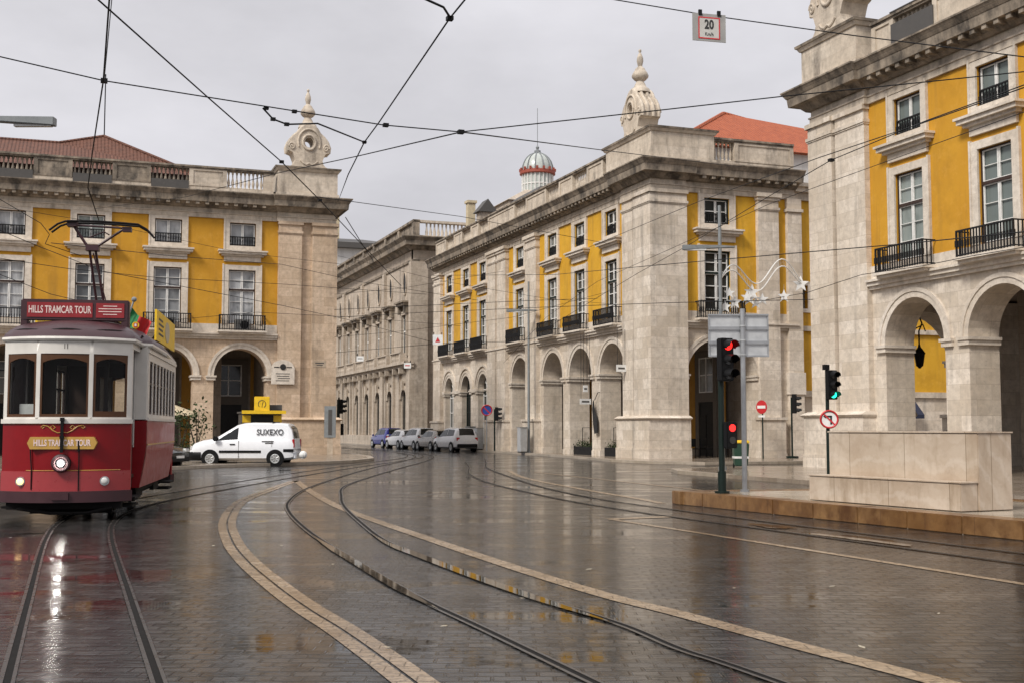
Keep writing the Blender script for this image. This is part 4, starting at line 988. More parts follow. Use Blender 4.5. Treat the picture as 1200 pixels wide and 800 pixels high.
for rear in (False, True):
    pth = mirror_rear(arc) if rear else arc
    T_ = (lambda x,y,z: (-x, L8-y, z)) if rear else None
    m = MB(T_); path_wall(m, arc, .85, 1.70, thick=.05); fp = m.build('front_panel', M['red_paint'], tram, smooth=30)
    m = MB(T_); path_wall(m, front_arc(VW+.012,.46,14,-.012), .5, .86, thick=.05); lb = m.build('lower_band', M['red_band'], tram, smooth=30)
    m = MB(T_); path_wall(m, front_arc(VW+.05,.47,14,-.09), .33, .52, thick=.12); m.box(-.14,.14,-.14,-.06,.38,.5); m.build('bumper', M['maroon'], tram, smooth=30)
    m = MB(T_); path_wall(m, front_arc(VW+.03,.46,14,-.03), 1.68, 1.755, thick=.08); m.build('sill', M['cream'], tram, smooth=30)
    m = MB(T_); path_wall(m, arc, 1.755, 3.12, [(arc_l(a),arc_l(b),1.79,2.88) for a,b in WIN], .06); uw = m.build('upper_panel', M['cream'], tram, smooth=30)
    for a, b in WIN:
        m = MB(T_); sub = front_arc(VW-.045,.46,14,.03)
        def yy(x): return .03+.46*abs(x/VW)**2.3
        n = 8; top = []
        for k in range(n+1):
            x = a+.0+(b-a)*k/n; u = (k/n-.5)*2
            top.append((x, 2.88-.0, 2.80-.09*u*u))
        for (x0,zt,zb0),(x1,_,zb1) in zip(top, top[1:]):
            m.add([(x0,yy(x0)-.015,zt+.005),(x1,yy(x1)-.015,zt+.005),(x1,yy(x1)-.015,zb1),(x0,yy(x0)-.015,zb0),(x0,yy(x0)+.03,zt+.005),(x1,yy(x1)+.03,zt+.005),(x1,yy(x1)+.03,zb1),(x0,yy(x0)+.03,zb0)],
                  [(0,1,2,3),(4,5,6,7),(2,3,7,6),(0,1,5,4)])
            hb = 1.79+(.1 if a > .3 else .05)
            m.add([(x0,yy(x0)-.015,1.785),(x1,yy(x1)-.015,1.785),(x1,yy(x1)-.015,hb),(x0,yy(x0)-.015,hb),(x0,yy(x0)+.03,1.785),(x1,yy(x1)+.03,1.785),(x1,yy(x1)+.03,hb),(x0,yy(x0)+.03,hb)],
                  [(0,1,2,3),(4,5,6,7),(2,3,7,6),(0,1,5,4)])
        for x, sg_ in ((a,1),(b,-1)):
            x2 = x+sg_*.035; lo, hi = sorted((x-sg_*.004,x2)); ym = yy(x)
            m.add([(x,yy(x)-.016,1.785),(x2,yy(x2)-.016,1.785),(x2,yy(x2)-.016,2.88),(x,yy(x)-.016,2.88),(x,yy(x)+.03,1.785),(x2,yy(x2)+.03,1.785),(x2,yy(x2)+.03,2.88),(x,yy(x)+.03,2.88)],
                  [(0,1,2,3),(4,5,6,7),(1,2,6,5),(0,3,7,4)])
        wf = m.build('windscreen_frame', M['wood'], tram, weld=False)
        m = MB(T_)
        for k in range(n):
            x0 = a+(b-a)*k/n; x1 = a+(b-a)*(k+1)/n; m.poly([(x0,yy(x0)+.008,1.79),(x1,yy(x1)+.008,1.79),(x1,yy(x1)+.008,2.86),(x0,yy(x0)+.008,2.86)])
        m.build('pane', M['tram_glass'], wf, smooth=60)
    # vestibule sides with folding doors, and bulkheads
    for sg_ in (-1, 1):
        TT = (lambda x,y,z,sg_=sg_,T_=T_: (T_(sg_*x,y,z) if T_ else (sg_*x,y,z)))
        m = MB(TT); m.box(.93,.97,.56,1.5,.52,3.0); 
        d_ = m.build('door', M['maroon'], tram)
        m = MB(TT); m.box(.97,.985,.66,.98,1.3,2.85); m.box(.97,.985,1.08,1.42,1.3,2.85); m.build('pane', M['car_glass'], d_)
        m = MB(TT); m.box(.985,1.0,.62,.66,1.25,2.9); m.box(.985,1.0,1.0,1.06,1.25,2.9); m.box(.985,1.0,1.42,1.46,1.25,2.9); m.build('door_rail', M['cream'], d_)
        m = MB(TT); m.box(.9,VW,.46,1.5,3.0,3.12); m.box(1.02,VW,.46,.58,1.755,3.0); m.build('door_header', M['cream'], tram)
        m = MB(TT); m.box(1.02,VW,.46,.6,.52,1.70); m.build('corner_post', M['red_paint'], tram)
        m = MB(TT); m.box(.9,1.2,1.5,1.56,1.76,3.12); m.build('bulkhead_upper', M['cream'], tram)
        m = MB(TT); m.add([(.9,1.5,.5),(1.1,1.5,.5),(1.163,1.5,.9),(1.217,1.5,1.3),(1.217,1.5,1.74),(.9,1.5,1.74),(.9,1.57,.5),(1.1,1.57,.5),(1.163,1.57,.9),(1.217,1.57,1.3),(1.217,1.57,1.74),(.9,1.57,1.74)], [(0,1,2,3,4,5),(6,7,8,9,10,11),(1,2,8,7),(2,3,9,8),(3,4,10,9),(0,1,7,6),(4,5,11,10)]); m.build('bulkhead_lower', M['red_paint'], tram)
        m = MB(TT); m.box(.8,1.14,.62,1.44,.34,.38); m.box(.8,1.1,.62,1.44,.2,.24); m.build('step', M['under'], tram)
for sg_ in (-1, 1):
    TT = (lambda x,y,z,sg_=sg_: (sg_*x,y,z))
    side = [(HW,1.56),(HW,L8-1.56)]
    y = 1.74; hl = []
    nW = 8; ww = (L8-2*1.74)/nW
    for k in range(nW): hl.append((1.74-1.56+ww*k+.05, 1.74-1.56+ww*(k+1)-.05, 1.86, 2.86))
    m = MB(TT); path_wall(m, side, 1.75, 3.12, hl, .06); sp_ = m.build('side_upper_panel', M['cream'], tram)
    m = MB(TT); m.box(HW,HW+.03,1.56,L8-1.56,1.74,1.8); m.box(HW,HW+.02,1.56,L8-1.56,3.0,3.06); m.build('sill', M['cream'], tram)
    for k, h in enumerate(hl):
        y0, y1 = 1.56+h[0], 1.56+h[1]
        m = MB(TT); g = HW-.04
        m.box(g-.02,g+.02,y0,y0+.035,1.86,2.86); m.box(g-.02,g+.02,y1-.035,y1,1.86,2.86); m.box(g-.02,g+.02,y0+.035,y1-.035,1.86,1.9); m.box(g-.02,g+.02,y0+.035,y1-.035,2.82,2.86); m.box(g-.02,g+.025,y0+.035,y1-.035,2.42,2.46)
        f_ = m.build('window_frame', M['wood_dark'], tram)
        m = MB(TT); m.poly([(g,y0,1.86),(g,y1,1.86),(g,y1,2.86),(g,y0,2.86)]); m.build('pane', M['tram_glass'], f_)
    nP = 5; pw_ = (L8-3.12)/nP
    for k in range(nP):
        m = MB(TT); path_wall(m, [(HW,1.56+pw_*k+.012),(HW,1.56+pw_*(k+1)-.012)], .5, 1.74, thick=.05, inset=lambda z: .12*max(0,(1.3-z)/.8)**1.3, zcuts=(.7,.9,1.1,1.3)); m.build('side_panel', M['red_side'], tram, smooth=40)
    m = MB(TT); m.box(1.0,1.07,1.58,L8-1.58,.5,1.7); m.build('panel_backing', M['maroon'], tram)
    m = MB(TT); m.box(HW+.0,HW+.012,1.57,L8-1.57,1.28,1.305); m.build('trim_line', M['gold'], tram)
# roof
def outline():
    o = front_arc(VW+.04,.5,14,-.04)+[(VW+.05,1.45),(HW+.05,1.6),(HW+.05,L8/2)]
    return o+[(-x, L8-y) for x, y in o[:-1]]+[(-HW-.05,L8/2)]
ol = [p for i, p in enumerate(outline())]
def ringz(f, d, z): return [(x*f, L8/2+(y-L8/2)*(1-d/(L8/2)), z) for x, y in ol]
m = MB(); m.loft([ringz(1,0,3.10),ringz(1.015,-.02,3.13),ringz(1.01,-.01,3.17)]); m.build('gutter', M['cream'], tram)
m = MB(); m.loft([ringz(1.0,0,3.172),ringz(.985,.04,3.22),ringz(.93,.16,3.31),ringz(.84,.34,3.40),ringz(.7,.6,3.475),ringz(.52,.95,3.53),ringz(.3,1.4,3.565),ringz(.05,1.9,3.575)]); roof = m.build('roof', M['maroon'], tram, smooth=60)
m = MB()
fa = front_arc(VW*.965,.5,20,.12)
for a, b in ((0,6),(7,13),(14,20)): m.tube([(x,y,3.275+.03*math.sin(math.pi*(i)/(b-a))) for i,(x,y) in enumerate(fa[a:b+1])], .022, 6)
m.tube([(HW*.9,1.5+.6*k,3.3) for k in range(10)], .02, 5); m.tube([(-HW*.9,1.5+.6*k,3.3) for k in range(10)], .02, 5)
m.build('rain_strip', M['under'], roof)
# destination board
m = MB(); m.box(-.93,.93,.9,1.12,3.53,3.90); m.box(-.93,-.80,.9,1.12,3.28,3.53); m.box(.80,.93,.9,1.12,3.28,3.53)
bd = m.build('destination_board', M['maroon'], tram, bevel=.02)
m = MB(); m.box(-.82,.30,.885,.899,3.575,3.84); s1 = m.build('sign_panel', M['board_red'], bd)
m = MB(); m.box(.36,.85,.885,.899,3.575,3.84); s2 = m.build('sign_panel', M['board_red'], bd)
text_mb('HILLS TRAMCAR TOUR', .185, .004, lambda x,y,z: (-.26+x, .882+y, 3.707+z), squeeze=.56, bold=.003).build('lettering', M['pinkletter'], s1, weld=False)
m = MB()
for k, (w_, z_) in enumerate(((.12,3.78),(.2,3.73),(.2,3.68),(.12,3.63))): m.box(.605-w_,.605+w_,.88,.884,z_,z_+.014)
m.build('lettering', M['pinkletter'], s2)
# name plate, scroll, number
m = MB(); m.extr([(-.57,.0,1.345),(-.52,.0,1.45),(.52,.0,1.45),(.57,.0,1.345),(.52,.0,1.24),(-.52,.0,1.24)], (0,.11,0)); 
np_ = MB(lambda x,y,z: (x, y-.022+.0, z)); np_.extr([(-.57,0,1.345),(-.52,0,1.45),(.52,0,1.45),(.57,0,1.345),(.52,0,1.24),(-.52,0,1.24)], (0,.12,0))
npl = np_.build('name_plate', M['gold'], tram)
text_mb('HILLS TRAMCAR TOUR', .15, .004, lambda x,y,z: (x, -.026+y, 1.343+z), squeeze=.6, bold=.004).build('lettering', M['pinkletter'], npl, weld=False)
m = MB()
for sg_ in (-1, 1):
    m.tube([(sg_*x, .46*abs(x/VW)**2.3-.008, z) for x, z in ((.0,1.53),(.08,1.52),(.16,1.56),(.2,1.62),(.16,1.65),(.12,1.61),(.15,1.585))], .008, 5)
    m.tube([(sg_*x, .46*abs(x/VW)**2.3-.008, z) for x, z in ((.16,1.56),(.24,1.63),(.32,1.65),(.36,1.62),(.33,1.595),(.30,1.62))], .008, 5)
    m.tube([(sg_*x, .46*abs(x/VW)**2.3-.006, 1.675) for x in (.36,.5,.65,.8,.95)], .005, 4)
m.tube([(x, .46*abs(x/VW)**2.3-.006, .875) for x in (-.6,-.4,-.2,0,.2,.4,.6,.8,.92)], .007, 4)
m.build('gold_lining', M['gold'], tram)
text_mb('11', .13, .004, lambda x,y,z: (x+.02, -.004+y, 3.0+z), squeeze=.7).build('fleet_number', M['slate'], tram, weld=False)
m = MB(); m.box(-.025,.025,-.075,-.035,1.18,1.78); m.box(-.035,.035,-.085,-.03,1.72,1.78); m.box(-.035,.035,-.085,-.03,1.42,1.47); m.build('coupling_bar', M['black'], tram)
m = MB(); m.tube([(-.5,.06,.55),(-.5,.05,.9),(-.53,.06,1.25),(-.5,.05,1.33),(-.42,.03,1.37),(-.35,.02,1.33),(-.34,.02,1.25)], .011, 6); m.tube([(.28,.0,.53),(.28,.0,1.0),(.275,.0,1.38)], .011, 6); m.tube([(.275,-.01,1.2),(.275,-.01,1.38)], .022, 6); m.build('brake_hose', M['black'], tram)
# lamps
m = MB(); m.disc((0,-.03,1.0),(0,1,0),.155,.14,24); hl_ = m.build('headlamp', M['under'], tram, smooth=40)
m = MB(); m.ball((0,-.085,1.0),.095,18,10,(1,.25,1)); m.build('reflector', M['reflector'], hl_, smooth=80)
m = MB(); m.ball((0,-.118,1.0),.045,12,8,(1,.5,1)); m.build('bulb', M['lamp_on'], hl_, smooth=80)
m = MB(); m.tube([(.125*math.cos(R(a)),-.1,1+.125*math.sin(R(a))) for a in range(0,361,10)],.034,8,caps=False); m.build('lamp_rim', M['maroon'], hl_)
for x, mt in ((-.69,'lamp_on2'),(.69,'lamp_glass')):
    y = .46*(abs(x)/VW)**2.3-.03
    m = MB(); m.disc((x,y,.69),(0,1,0),.078,.06,18); h_ = m.build('marker_lamp', M['steel'], tram)
    m = MB(); m.ball((x,y-.03,.69),.058,12,8,(1,.4,1)); m.build('lamp_lens', M[mt], h_, smooth=80)
# interior
m = MB(); m.box(-1.0,1.0,.5,L8-.5,.7,.76); m.box(-1.1,1.1,1.6,L8-1.6,.7,.78); m.build('floor', M['wood_dark'], tram)
m = MB(); m.box(-1.1,1.1,1.5,L8-1.5,3.06,3.09); m.build('ceiling', M['wood_dark'], tram)
for yb in (1.62, L8-1.66):
    m = MB(); m.box(-1.12,-.42,yb,yb+.04,.78,3.06); m.box(.42,1.12,yb,yb+.04,.78,1.7); m.box(.42,.5,yb,yb+.04,1.7,3.06); m.box(1.05,1.12,yb,yb+.04,1.7,3.06); m.box(-.42,.42,yb,yb+.04,2.75,3.06); m.build('partition', M['wood_dark'], tram)
for k in range(6):
    for x0, x1 in ((-1.08,-.3),(.3,1.08)):
        y = 2.2+.75*k
        m = MB(); m.box(x0,x1,y,y+.42,1.05,1.16); m.box(x0,x1,y+.42,y+.48,1.05,1.75); m.box(x0+.05,x1-.05,y+.1,y+.35,.78,1.05); m.build('seat', M['wood_dark'], tram)
m = MB(); m.box(-.3,.2,.55,.85,.76,1.75); m.disc((-.05,.7,1.8),(0,0,1),.2,.1,14); m.build('control_stand', M['under'], tram)
m = MB(); m.box(-.82,-.52,.52,.56,1.84,2.02); m.build('notice_card', M['sign_white'], tram)
# running gear
m = MB(); m.box(-.8,.8,.55,L8-.55,.28,.5); m.box(-.95,.95,2.2,L8-2.2,.38,.5); m.box(-.95,.95,.3,.5,.2,.36); m.box(-.7,.7,1.0,1.1,.08,.34); m.tube([(-.75,.25,.22),(-.2,.15,.14),(.4,.15,.14),(.8,.25,.22)],.03,6); m.build('underframe', M['under'], tram)
for yw in (2.75, L8-2.75):
    for sg_ in (-1, 1):
        m = MB(); m.disc((sg_*.47,yw,.37),(1,0,0),.36,.1,24); m.disc((sg_*.42,yw,.37),(1,0,0),.39,.03,24); w_ = m.build('wheel', M['under'], tram, smooth=40)
    for x0 in (.88, -.96):
        m = MB(); m.box(x0,x0+.08,yw-.5,yw+.5,.28,.42); m.build('axle_box', M['under'], tram)
# pantograph
m = MB(); m.box(-.5,.5,2.7,3.7,3.66,3.72)
for x in (-.4,.4):
    for y in (2.8,3.6): m.lathe([(.05,3.5),(.07,3.55),(.04,3.6),(.05,3.66)], (x,y,0), 8)
pg = m.build('pantograph', M['maroon'], tram)
m = MB()
for d in (-.07,.07): m.tube([(.12+d,3.3,3.72),(-.03+d*.8,2.75,5.12)], .026, 6)
m.tube([(.3,3.1,3.72),(.0,2.7,5.0)], .014, 5); m.box(-.14,.1,2.65,2.85,5.05,5.16); m.build('lower_arm', M['maroon'], pg)
m = MB(); m.tube([(-.12,2.7,5.14),(-.42,2.65,5.6)], .03, 6); m.tube([(.08,2.7,5.14),(.62,2.65,5.52)], .026, 6); m.tube([(-.1,2.7,5.3),(.2,2.66,5.42),(.3,2.66,5.36)], .014, 5); m.tube([(-.42,2.65,5.54),(.62,2.65,5.5)], .022, 6); m.box(-.48,-.3,2.55,2.75,5.5,5.62); m.box(.55,.72,2.58,2.72,5.43,5.52); m.build('upper_arm', M['maroon'], pg)
m = MB()
for y in (2.52,2.78): m.tube([(-.80,y,5.40),(-.64,y,5.53),(-.5,y,5.585),(-.2,y,5.60),(.1,y,5.6),(.5,y,5.585),(.85,y,5.565),(1.02,y,5.47),(1.14,y,5.34)], .022, 6)
m.build('collector_head', M['under'], pg)
# flag on the roof
m = MB(); m.tube([(.70,2.0,3.45),(.86,2.05,4.0)], .018, 6); m.ball((.87,2.05,4.04),.05,10,8); fs = m.build('flag_staff', M['pole_grey'], tram)
def flagpt(u, v):                      # u along fly 0..1, v down the hoist 0..1
    hx = .83-.11*v; hz = 3.90-.36*v
    return (hx+.36*u, 2.05+.07*math.sin(u*9+v*2)+.05*u, hz-.33*u-.05*math.sin(u*5))
for nm, u0, u1, mt in (('flag_green_field',0,.4,'flag_green'),('flag_red_field',.4,1,'flag_red')):
    m = MB(); nu = 8
    for i in range(nu):
        for j in range(6):
            a, b = u0+(u1-u0)*i/nu, u0+(u1-u0)*(i+1)/nu; c, d = j/6, (j+1)/6
            m.poly([flagpt(a,c),flagpt(b,c),flagpt(b,d),flagpt(a,d)])
    m.build(nm, M[mt], fs, smooth=80)
m = MB(); p_ = Vector(flagpt(.4,.5)); m.disc(p_+Vector((0,-.03,0)),(0,1,0),.065,.02,16); e_ = m.build('armillary_emblem', M['yellow'], fs)
m = MB(); m.box(p_.x-.035,p_.x+.035,p_.y-.045,p_.y-.041,p_.z-.045,p_.z+.04); m.build('shield', M['sign_red'], e_); m = MB(); m.box(p_.x-.018,p_.x+.018,p_.y-.05,p_.y-.046,p_.z-.025,p_.z+.025); m.build('shield_centre', M['sign_white'], e_)
# advert board on the roof edge
for sg_ in (1,-1):
    m = MB(); m.box(*sorted((sg_*1.12,sg_*1.16)),3.3,7.1,3.36,3.98); ab = m.build('advert_board', M['yellow'], tram)
    m = MB()
    for k in range(4): m.box(*sorted((sg_*1.161,sg_*1.166)),3.7,4.6-.15*(k%2),3.5+.1*k,3.54+.1*k)
    m.build('advert_lettering', M['slate'], ab)
    m = MB(); m.extr([(sg_*1.162,5.4+.3*math.cos(R(a))*1.6,3.67+.22*math.sin(R(a))) for a in range(0,360,20)], (sg_*.004,0,0)); m.build('advert_picture', M['canvas'], ab)
    m = MB(); m.tube([(sg_*1.0,3.5,3.3),(sg_*1.13,3.5,3.5)],.02,5); m.tube([(sg_*1.0,6.9,3.3),(sg_*1.13,6.9,3.5)],.02,5); m.build('board_bracket', M['under'], ab)
m = MB(); m.tube([(-1.05,.5,2.6),(-1.3,.35,2.62)],.015,5); m.box(-1.36,-1.26,.31,.35,2.42,2.68); m.build('wing_mirror', M['black'], tram)

# ================================================================== VEHICLES
def ring_at(st):
    x, w, zb, zbelt, rw, zr = st
    h = [(w*.80,zb),(w*.97,zb+.10),(w,zb+(zbelt-zb)*.5),(w*.985,zbelt-.05),(w*.95,zbelt),(rw,zr-.05),(rw*.86,zr),(rw*.4,zr+.025)]
    return [(x,y,z) for y,z in h]+[(x,-y,z) for y,z in h[::-1]]
def lerp_st(sts, x):
    for a, b in zip(sts, sts[1:]):
        if a[0] <= x <= b[0]:
            t = (x-a[0])/(b[0]-a[0]); return tuple(p+(q-p)*t for p, q in zip(a, b))
    return sts[0] if x < sts[0][0] else sts[-1]
def car(name, label, cat, loc, rz, sts, paint, wheels, wr, side_w, front, rear, lamps, group=None, extras=None, bump_z=.42):
    """sts: stations along x (front = +x): (x, half width, z bottom, z belt, roof half width, z roof)"""
    root = thing(name, label, cat, loc, rz, group)
    xs = sorted({s[0] for s in sts}); fine = []
    for a, b in zip(xs, xs[1:]):
        n = max(1, int((b-a)/.14)); fine += [a+(b-a)*k/n for k in range(n)]
    fine.append(xs[-1])
    m = MB(); m.loft([ring_at(lerp_st(sts, x)) for x in fine]); body = m.build('body', paint, root, smooth=38)
    def side_pt(x, f, sg, e=.012):      # f 0 belt .. 1 roof edge
        s = lerp_st(sts, x); y = s[1]*.95+(s[4]-s[1]*.95)*f; z = s[3]+(s[5]-.05-s[3])*f
        return (x, sg*(y+e), z+e*.3)
    for wpts in side_w:
        for sg in (-1, 1):
            m = MB(); p = [side_pt(x, f, sg) for x, f in wpts]; q = [side_pt(x, f, sg, -.01) for x, f in wpts]; n = len(p)
            m.add(p+q, [tuple(range(n)), tuple(range(n,2*n))]+[(i,(i+1)%n,(i+1)%n+n,i+n) for i in range(n)]); m.build('side_window', M['car_glass'], root, weld=False)
    for nm, (xa, xb) in (('windscreen', front), ('rear_window', rear)):
        if xa is None: continue
        rows = []
        for k in range(5):
            x = xa+(xb-xa)*k/4; s = lerp_st(sts, x); sn = lerp_st(sts, x+.02); dz = sn[5]-s[5]; n = Vector((-dz, 0, .02)).normalized()
            ww = s[4]*.80; rows.append([(x+n.x*.012, -ww, s[5]+n.z*.012+.01), (x+n.x*.012, -ww*.4, s[5]+.028+n.z*.012), (x+n.x*.012, ww*.4, s[5]+.028+n.z*.012), (x+n.x*.012, ww, s[5]+n.z*.012+.01)])
        m = MB()
        for a, b in zip(rows, rows[1:]):
            for i in range(3): m.poly([a[i],a[i+1],b[i+1],b[i]])
        m.build(nm, M['car_glass'], root, smooth=50)
    for x in wheels:
        w = lerp_st(sts, x)[1]
        for sg in (-1, 1):
            m = MB(); m.disc((x,sg*(w-.06),wr+.02),(0,1,0),wr+.055,.135,24); m.build('wheel_arch', M['black'], root)
            m = MB(); m.lathe([(wr*.62,-.1),(wr*.93,-.1),(wr,-.06),(wr,.06),(wr*.93,.1),(wr*.62,.1)], (0,0,0), 26)
            m.v = [(x+vx, sg*(w-.09)+vz, wr+vy) for vx,vy,vz in m.v]; t = m.build('wheel', M['rubber'], root, smooth=40)
            m = MB(); m.disc((x,sg*(w-.01),wr),(0,1,0),wr*.63,.05,20); rim_ = m.build('rim', M['sign_grey'], t); m = MB()
            for k in range(7):
                q = 2*math.pi*k/7; m.tube([(x+.05*math.cos(q),sg*(w+.018),wr+.05*math.sin(q)),(x+wr*.58*math.cos(q),sg*(w+.016),wr+wr*.58*math.sin(q))],.022,5)
            m.tube([(x+wr*.58*math.cos(R(a)),sg*(w+.014),wr+wr*.58*math.sin(R(a))) for a in range(0,361,20)],.018,5,caps=False); m.build('rim_spokes', M['alu'], t)
    for nm, mt, (xc, yc, zc), (dx, dy, dz) in lamps:
        for sg in (-1, 1):
            m = MB(); m.box(xc-dx, xc+dx, *sorted((sg*(yc-dy), sg*(yc+dy))), zc-dz, zc+dz); m.build(nm, M[mt], root, bevel=.02)
    if extras: extras(root, body)
    return root
# the delivery van
VAN = [(-2.22,.76,.34,.70,.74,.72),(-2.18,.86,.30,1.0,.80,1.10),(-2.08,.89,.27,1.06,.76,1.55),(-1.92,.90,.25,1.07,.72,1.76),(-1.6,.905,.24,1.08,.72,1.80),(-.4,.905,.24,1.08,.72,1.815),(.0,.905,.24,1.08,.70,1.79),(.25,.905,.24,1.08,.68,1.72),(1.12,.90,.24,1.06,.66,1.20),(1.3,.895,.24,1.02,.68,1.13),(1.75,.88,.25,.96,.70,1.06),(2.05,.83,.27,.86,.72,.95),(2.2,.74,.30,.72,.66,.80),(2.28,.64,.34,.56,.54,.60)]
def van_x(root, body):
    for sg in (-1, 1):
        m = MB(); m.box(-.82,.95,*sorted((sg*.895,sg*.925)),.56,.66); m.build('rub_strip', M['black'], root, bevel=.01)
        m = MB(); m.box(-2.2,-1.76,*sorted((sg*.875,sg*.918)),.60,.72); m.build('rub_strip', M['black'], root, bevel=.01)
        m = MB(); m.box(.28,.5,*sorted((sg*.90,sg*.93)),.90,.94); m.build('door_handle', M['black'], root)
        m = MB(); m.box(.95,1.18,*sorted((sg*.93,sg*1.1)),1.05,1.25); m.build('wing_mirror', M['black'], root, bevel=.04)
        m = MB(); m.box(.12,.135,*sorted((sg*.90,sg*.909)),.3,1.08); m.box(-1.28,-1.268,*sorted((sg*.90,sg*.909)),.8,1.08); m.build('door_seam', M['slate'], root)
    # lettering on the camera side (local +y side faces the camera after rotation)
    sg = VAN_SIDE
    def TT(x, y, z): return (-.88 - sg*x*1.0 if False else -.86 + (x if sg < 0 else -x), sg*(.845+.0) + sg*(-y), 1.435+z)
    m = text_mb('SUXEXO', .34, .01, lambda x,y,z: (lambda X,Z: (X, sg*(.905-.18*(Z-1.08)/.70+.012-y*1), Z))(-1.18+(x if sg < 0 else -x), 1.42+z), squeeze=.86, bold=.004)
    m.build('lettering', M['ink'], root, weld=False)
    for k in range(2):
        m = MB(); m.box(-1.35+.02*k,-.85-.14*k,*sorted((sg*.905,sg*.912)),1.02-.07*k,1.06-.07*k); m.build('small_lettering', M['slate'], root)
    rg = []
    for k in range(9):
        x = 1.72+.58*k/8; st = lerp_st(VAN, min(x, 2.279)); w = st[1]*1.02+.012; zt = min(.60, st[5]+.01); rg.append([(x,-w*.9,.25),(x,-w,.36),(x,-w,zt-.05),(x,-w*.96,zt),(x,w*.96,zt),(x,w,zt-.05),(x,w,.36),(x,w*.9,.25)])
    m = MB(); m.loft(rg); m.build('front_bumper', M['black'], root, smooth=40)
    m = MB(); m.box(-2.29,-2.12,-.8,.8,.3,.6); m.build('rear_bumper', M['van_white'], root, bevel=.04)
    m = MB(); m.box(-1.3,-1.2,-.66,.66,1.83,1.87); m.box(.0,.1,-.6,.6,1.80,1.84); m.build('roof_bar', M['black'], root)
VAN_SIDE = 1
vp = at(290.5,400,51.6); 
VRZ = math.atan2(math.sin(YAW), -math.cos(YAW))
van = car('delivery_van', 'white delivery van with black lettering on its side, parked before the left arcade', 'van', (vp.x, vp.y, 0), VRZ, VAN, M['van_white'], (1.33,-1.42), .315,
    [[(.16,.1),(.20,.9),(.34,.9),(1.12,.02)]] and [[(.18,.08),(.18,.88),(.36,.86),(1.05,.1)]], (1.10,.30), (-2.17,-2.0), [('headlamp','lamp_glass',(2.08,.66,.76),(.12,.12,.08)),('tail_lamp','tail_red',(-2.17,.80,.95),(.05,.05,.18))], extras=van_x)
def P_loc(loc, rz, p): return Matrix.Rotation(rz,3,'Z')@Vector(p)+Vector(loc)

def simple_car(label, loc, rz, kind, paint, cat='car', name='parked_car', group='cars parked along the side street'):
    if kind == 'suv':
        sts = [(-2.05,.70,.36,.80,.66,.84),(-2.0,.82,.28,.98,.72,1.05),(-1.85,.86,.25,1.02,.64,1.46),(-1.65,.87,.24,1.03,.62,1.58),(-.2,.88,.23,1.0,.62,1.62),(.35,.88,.23,.98,.60,1.56),(1.0,.87,.23,.96,.62,1.08),(1.25,.86,.23,.95,.64,1.0),(1.8,.80,.26,.86,.66,.92),(2.05,.66,.34,.66,.6,.70)]
        side = [[(-1.55,.12),(-1.45,.88),(-.5,.9),(-.5,.1)],[(-.42,.1),(-.42,.9),(.28,.88),(.85,.12)]]; fr, re_ = (.98,.42), (-1.98,-1.72)
    else:
        sts = [(-2.0,.70,.36,.74,.64,.80),(-1.95,.80,.28,.92,.70,.97),(-1.72,.85,.24,.95,.60,1.30),(-1.4,.86,.22,.95,.58,1.42),(-.2,.87,.21,.93,.58,1.47),(.3,.87,.21,.92,.57,1.42),(1.05,.86,.21,.90,.60,.97),(1.3,.85,.22,.88,.64,.91),(1.85,.78,.25,.78,.64,.83),(2.1,.62,.34,.58,.56,.62)]
        side = [[(-1.35,.15),(-1.2,.86),(-.45,.9),(-.45,.1)],[(-.37,.1),(-.37,.9),(.25,.86),(.88,.12)]]; fr, re_ = (1.03,.38), (-1.93,-1.5)
    def ex(root, body):
        m = MB(); m.box(-2.09,-1.9,-.74,.74,.3,.55); m.build('rear_bumper', M['black'] if kind == 'suv' else paint, root, bevel=.03)
        m = MB(); m.box(1.9,2.12,-.68,.68,.28,.5); m.build('front_bumper', M['black'], root, bevel=.03)
        m = MB(); m.box(-2.06,-2.02,-.26,.26,.72,.83); m.build('number_plate', M['sign_white'], root)
        m = MB(); m.box(2.09,2.13,-.26,.26,.42,.52); m.build('number_plate', M['sign_white'], root)
        for sg in (-1,1):
            m = MB(); m.box(.72,.92,*sorted((sg*.87,sg*1.02)),.96,1.1); m.build('wing_mirror', paint, root, bevel=.03)
    return car(name, label, cat, loc, rz, sts, paint, (1.3,-1.3), .315, side, fr, re_, [('headlamp','lamp_glass',(1.93,.60,.72),(.13,.13,.07)),('tail_lamp','tail_red',(-1.99,.66,.86),(.05,.12,.12))], group=group, extras=ex)
for lab, x, y, rz, kind, pt in (
    ('white sport utility car nearest in the row parked along the side street', 24.3, 78.0, 97, 'suv', 'car_white'),
    ('grey brown hatchback second in the row, behind the nearest white car', 24.25, 82.6, 95, 'hatch', 'car_taupe'),
    ('white car in the row parked directly beyond the grey brown hatchback', 24.25, 87.0, 95, 'suv', 'car_white'),
    ('white car in the row parked just before the blue car', 24.2, 91.4, 95, 'hatch', 'car_white'),
    ('dark blue car at the far end of the parked row', 24.1, 96.0, 95, 'suv', 'car_blue')):
    simple_car(lab, (x, y, 0), R(rz), kind, M[pt])
simple_car('black car with its bonnet showing between the tram and the white van', (2.25,50.1,0), R(-38), 'hatch', M['car_black'], group=None)
simple_car('black car mostly hidden behind the rear of the red tram', (1.6,47.2,0), R(-75), 'hatch', M['car_black'], group=None)

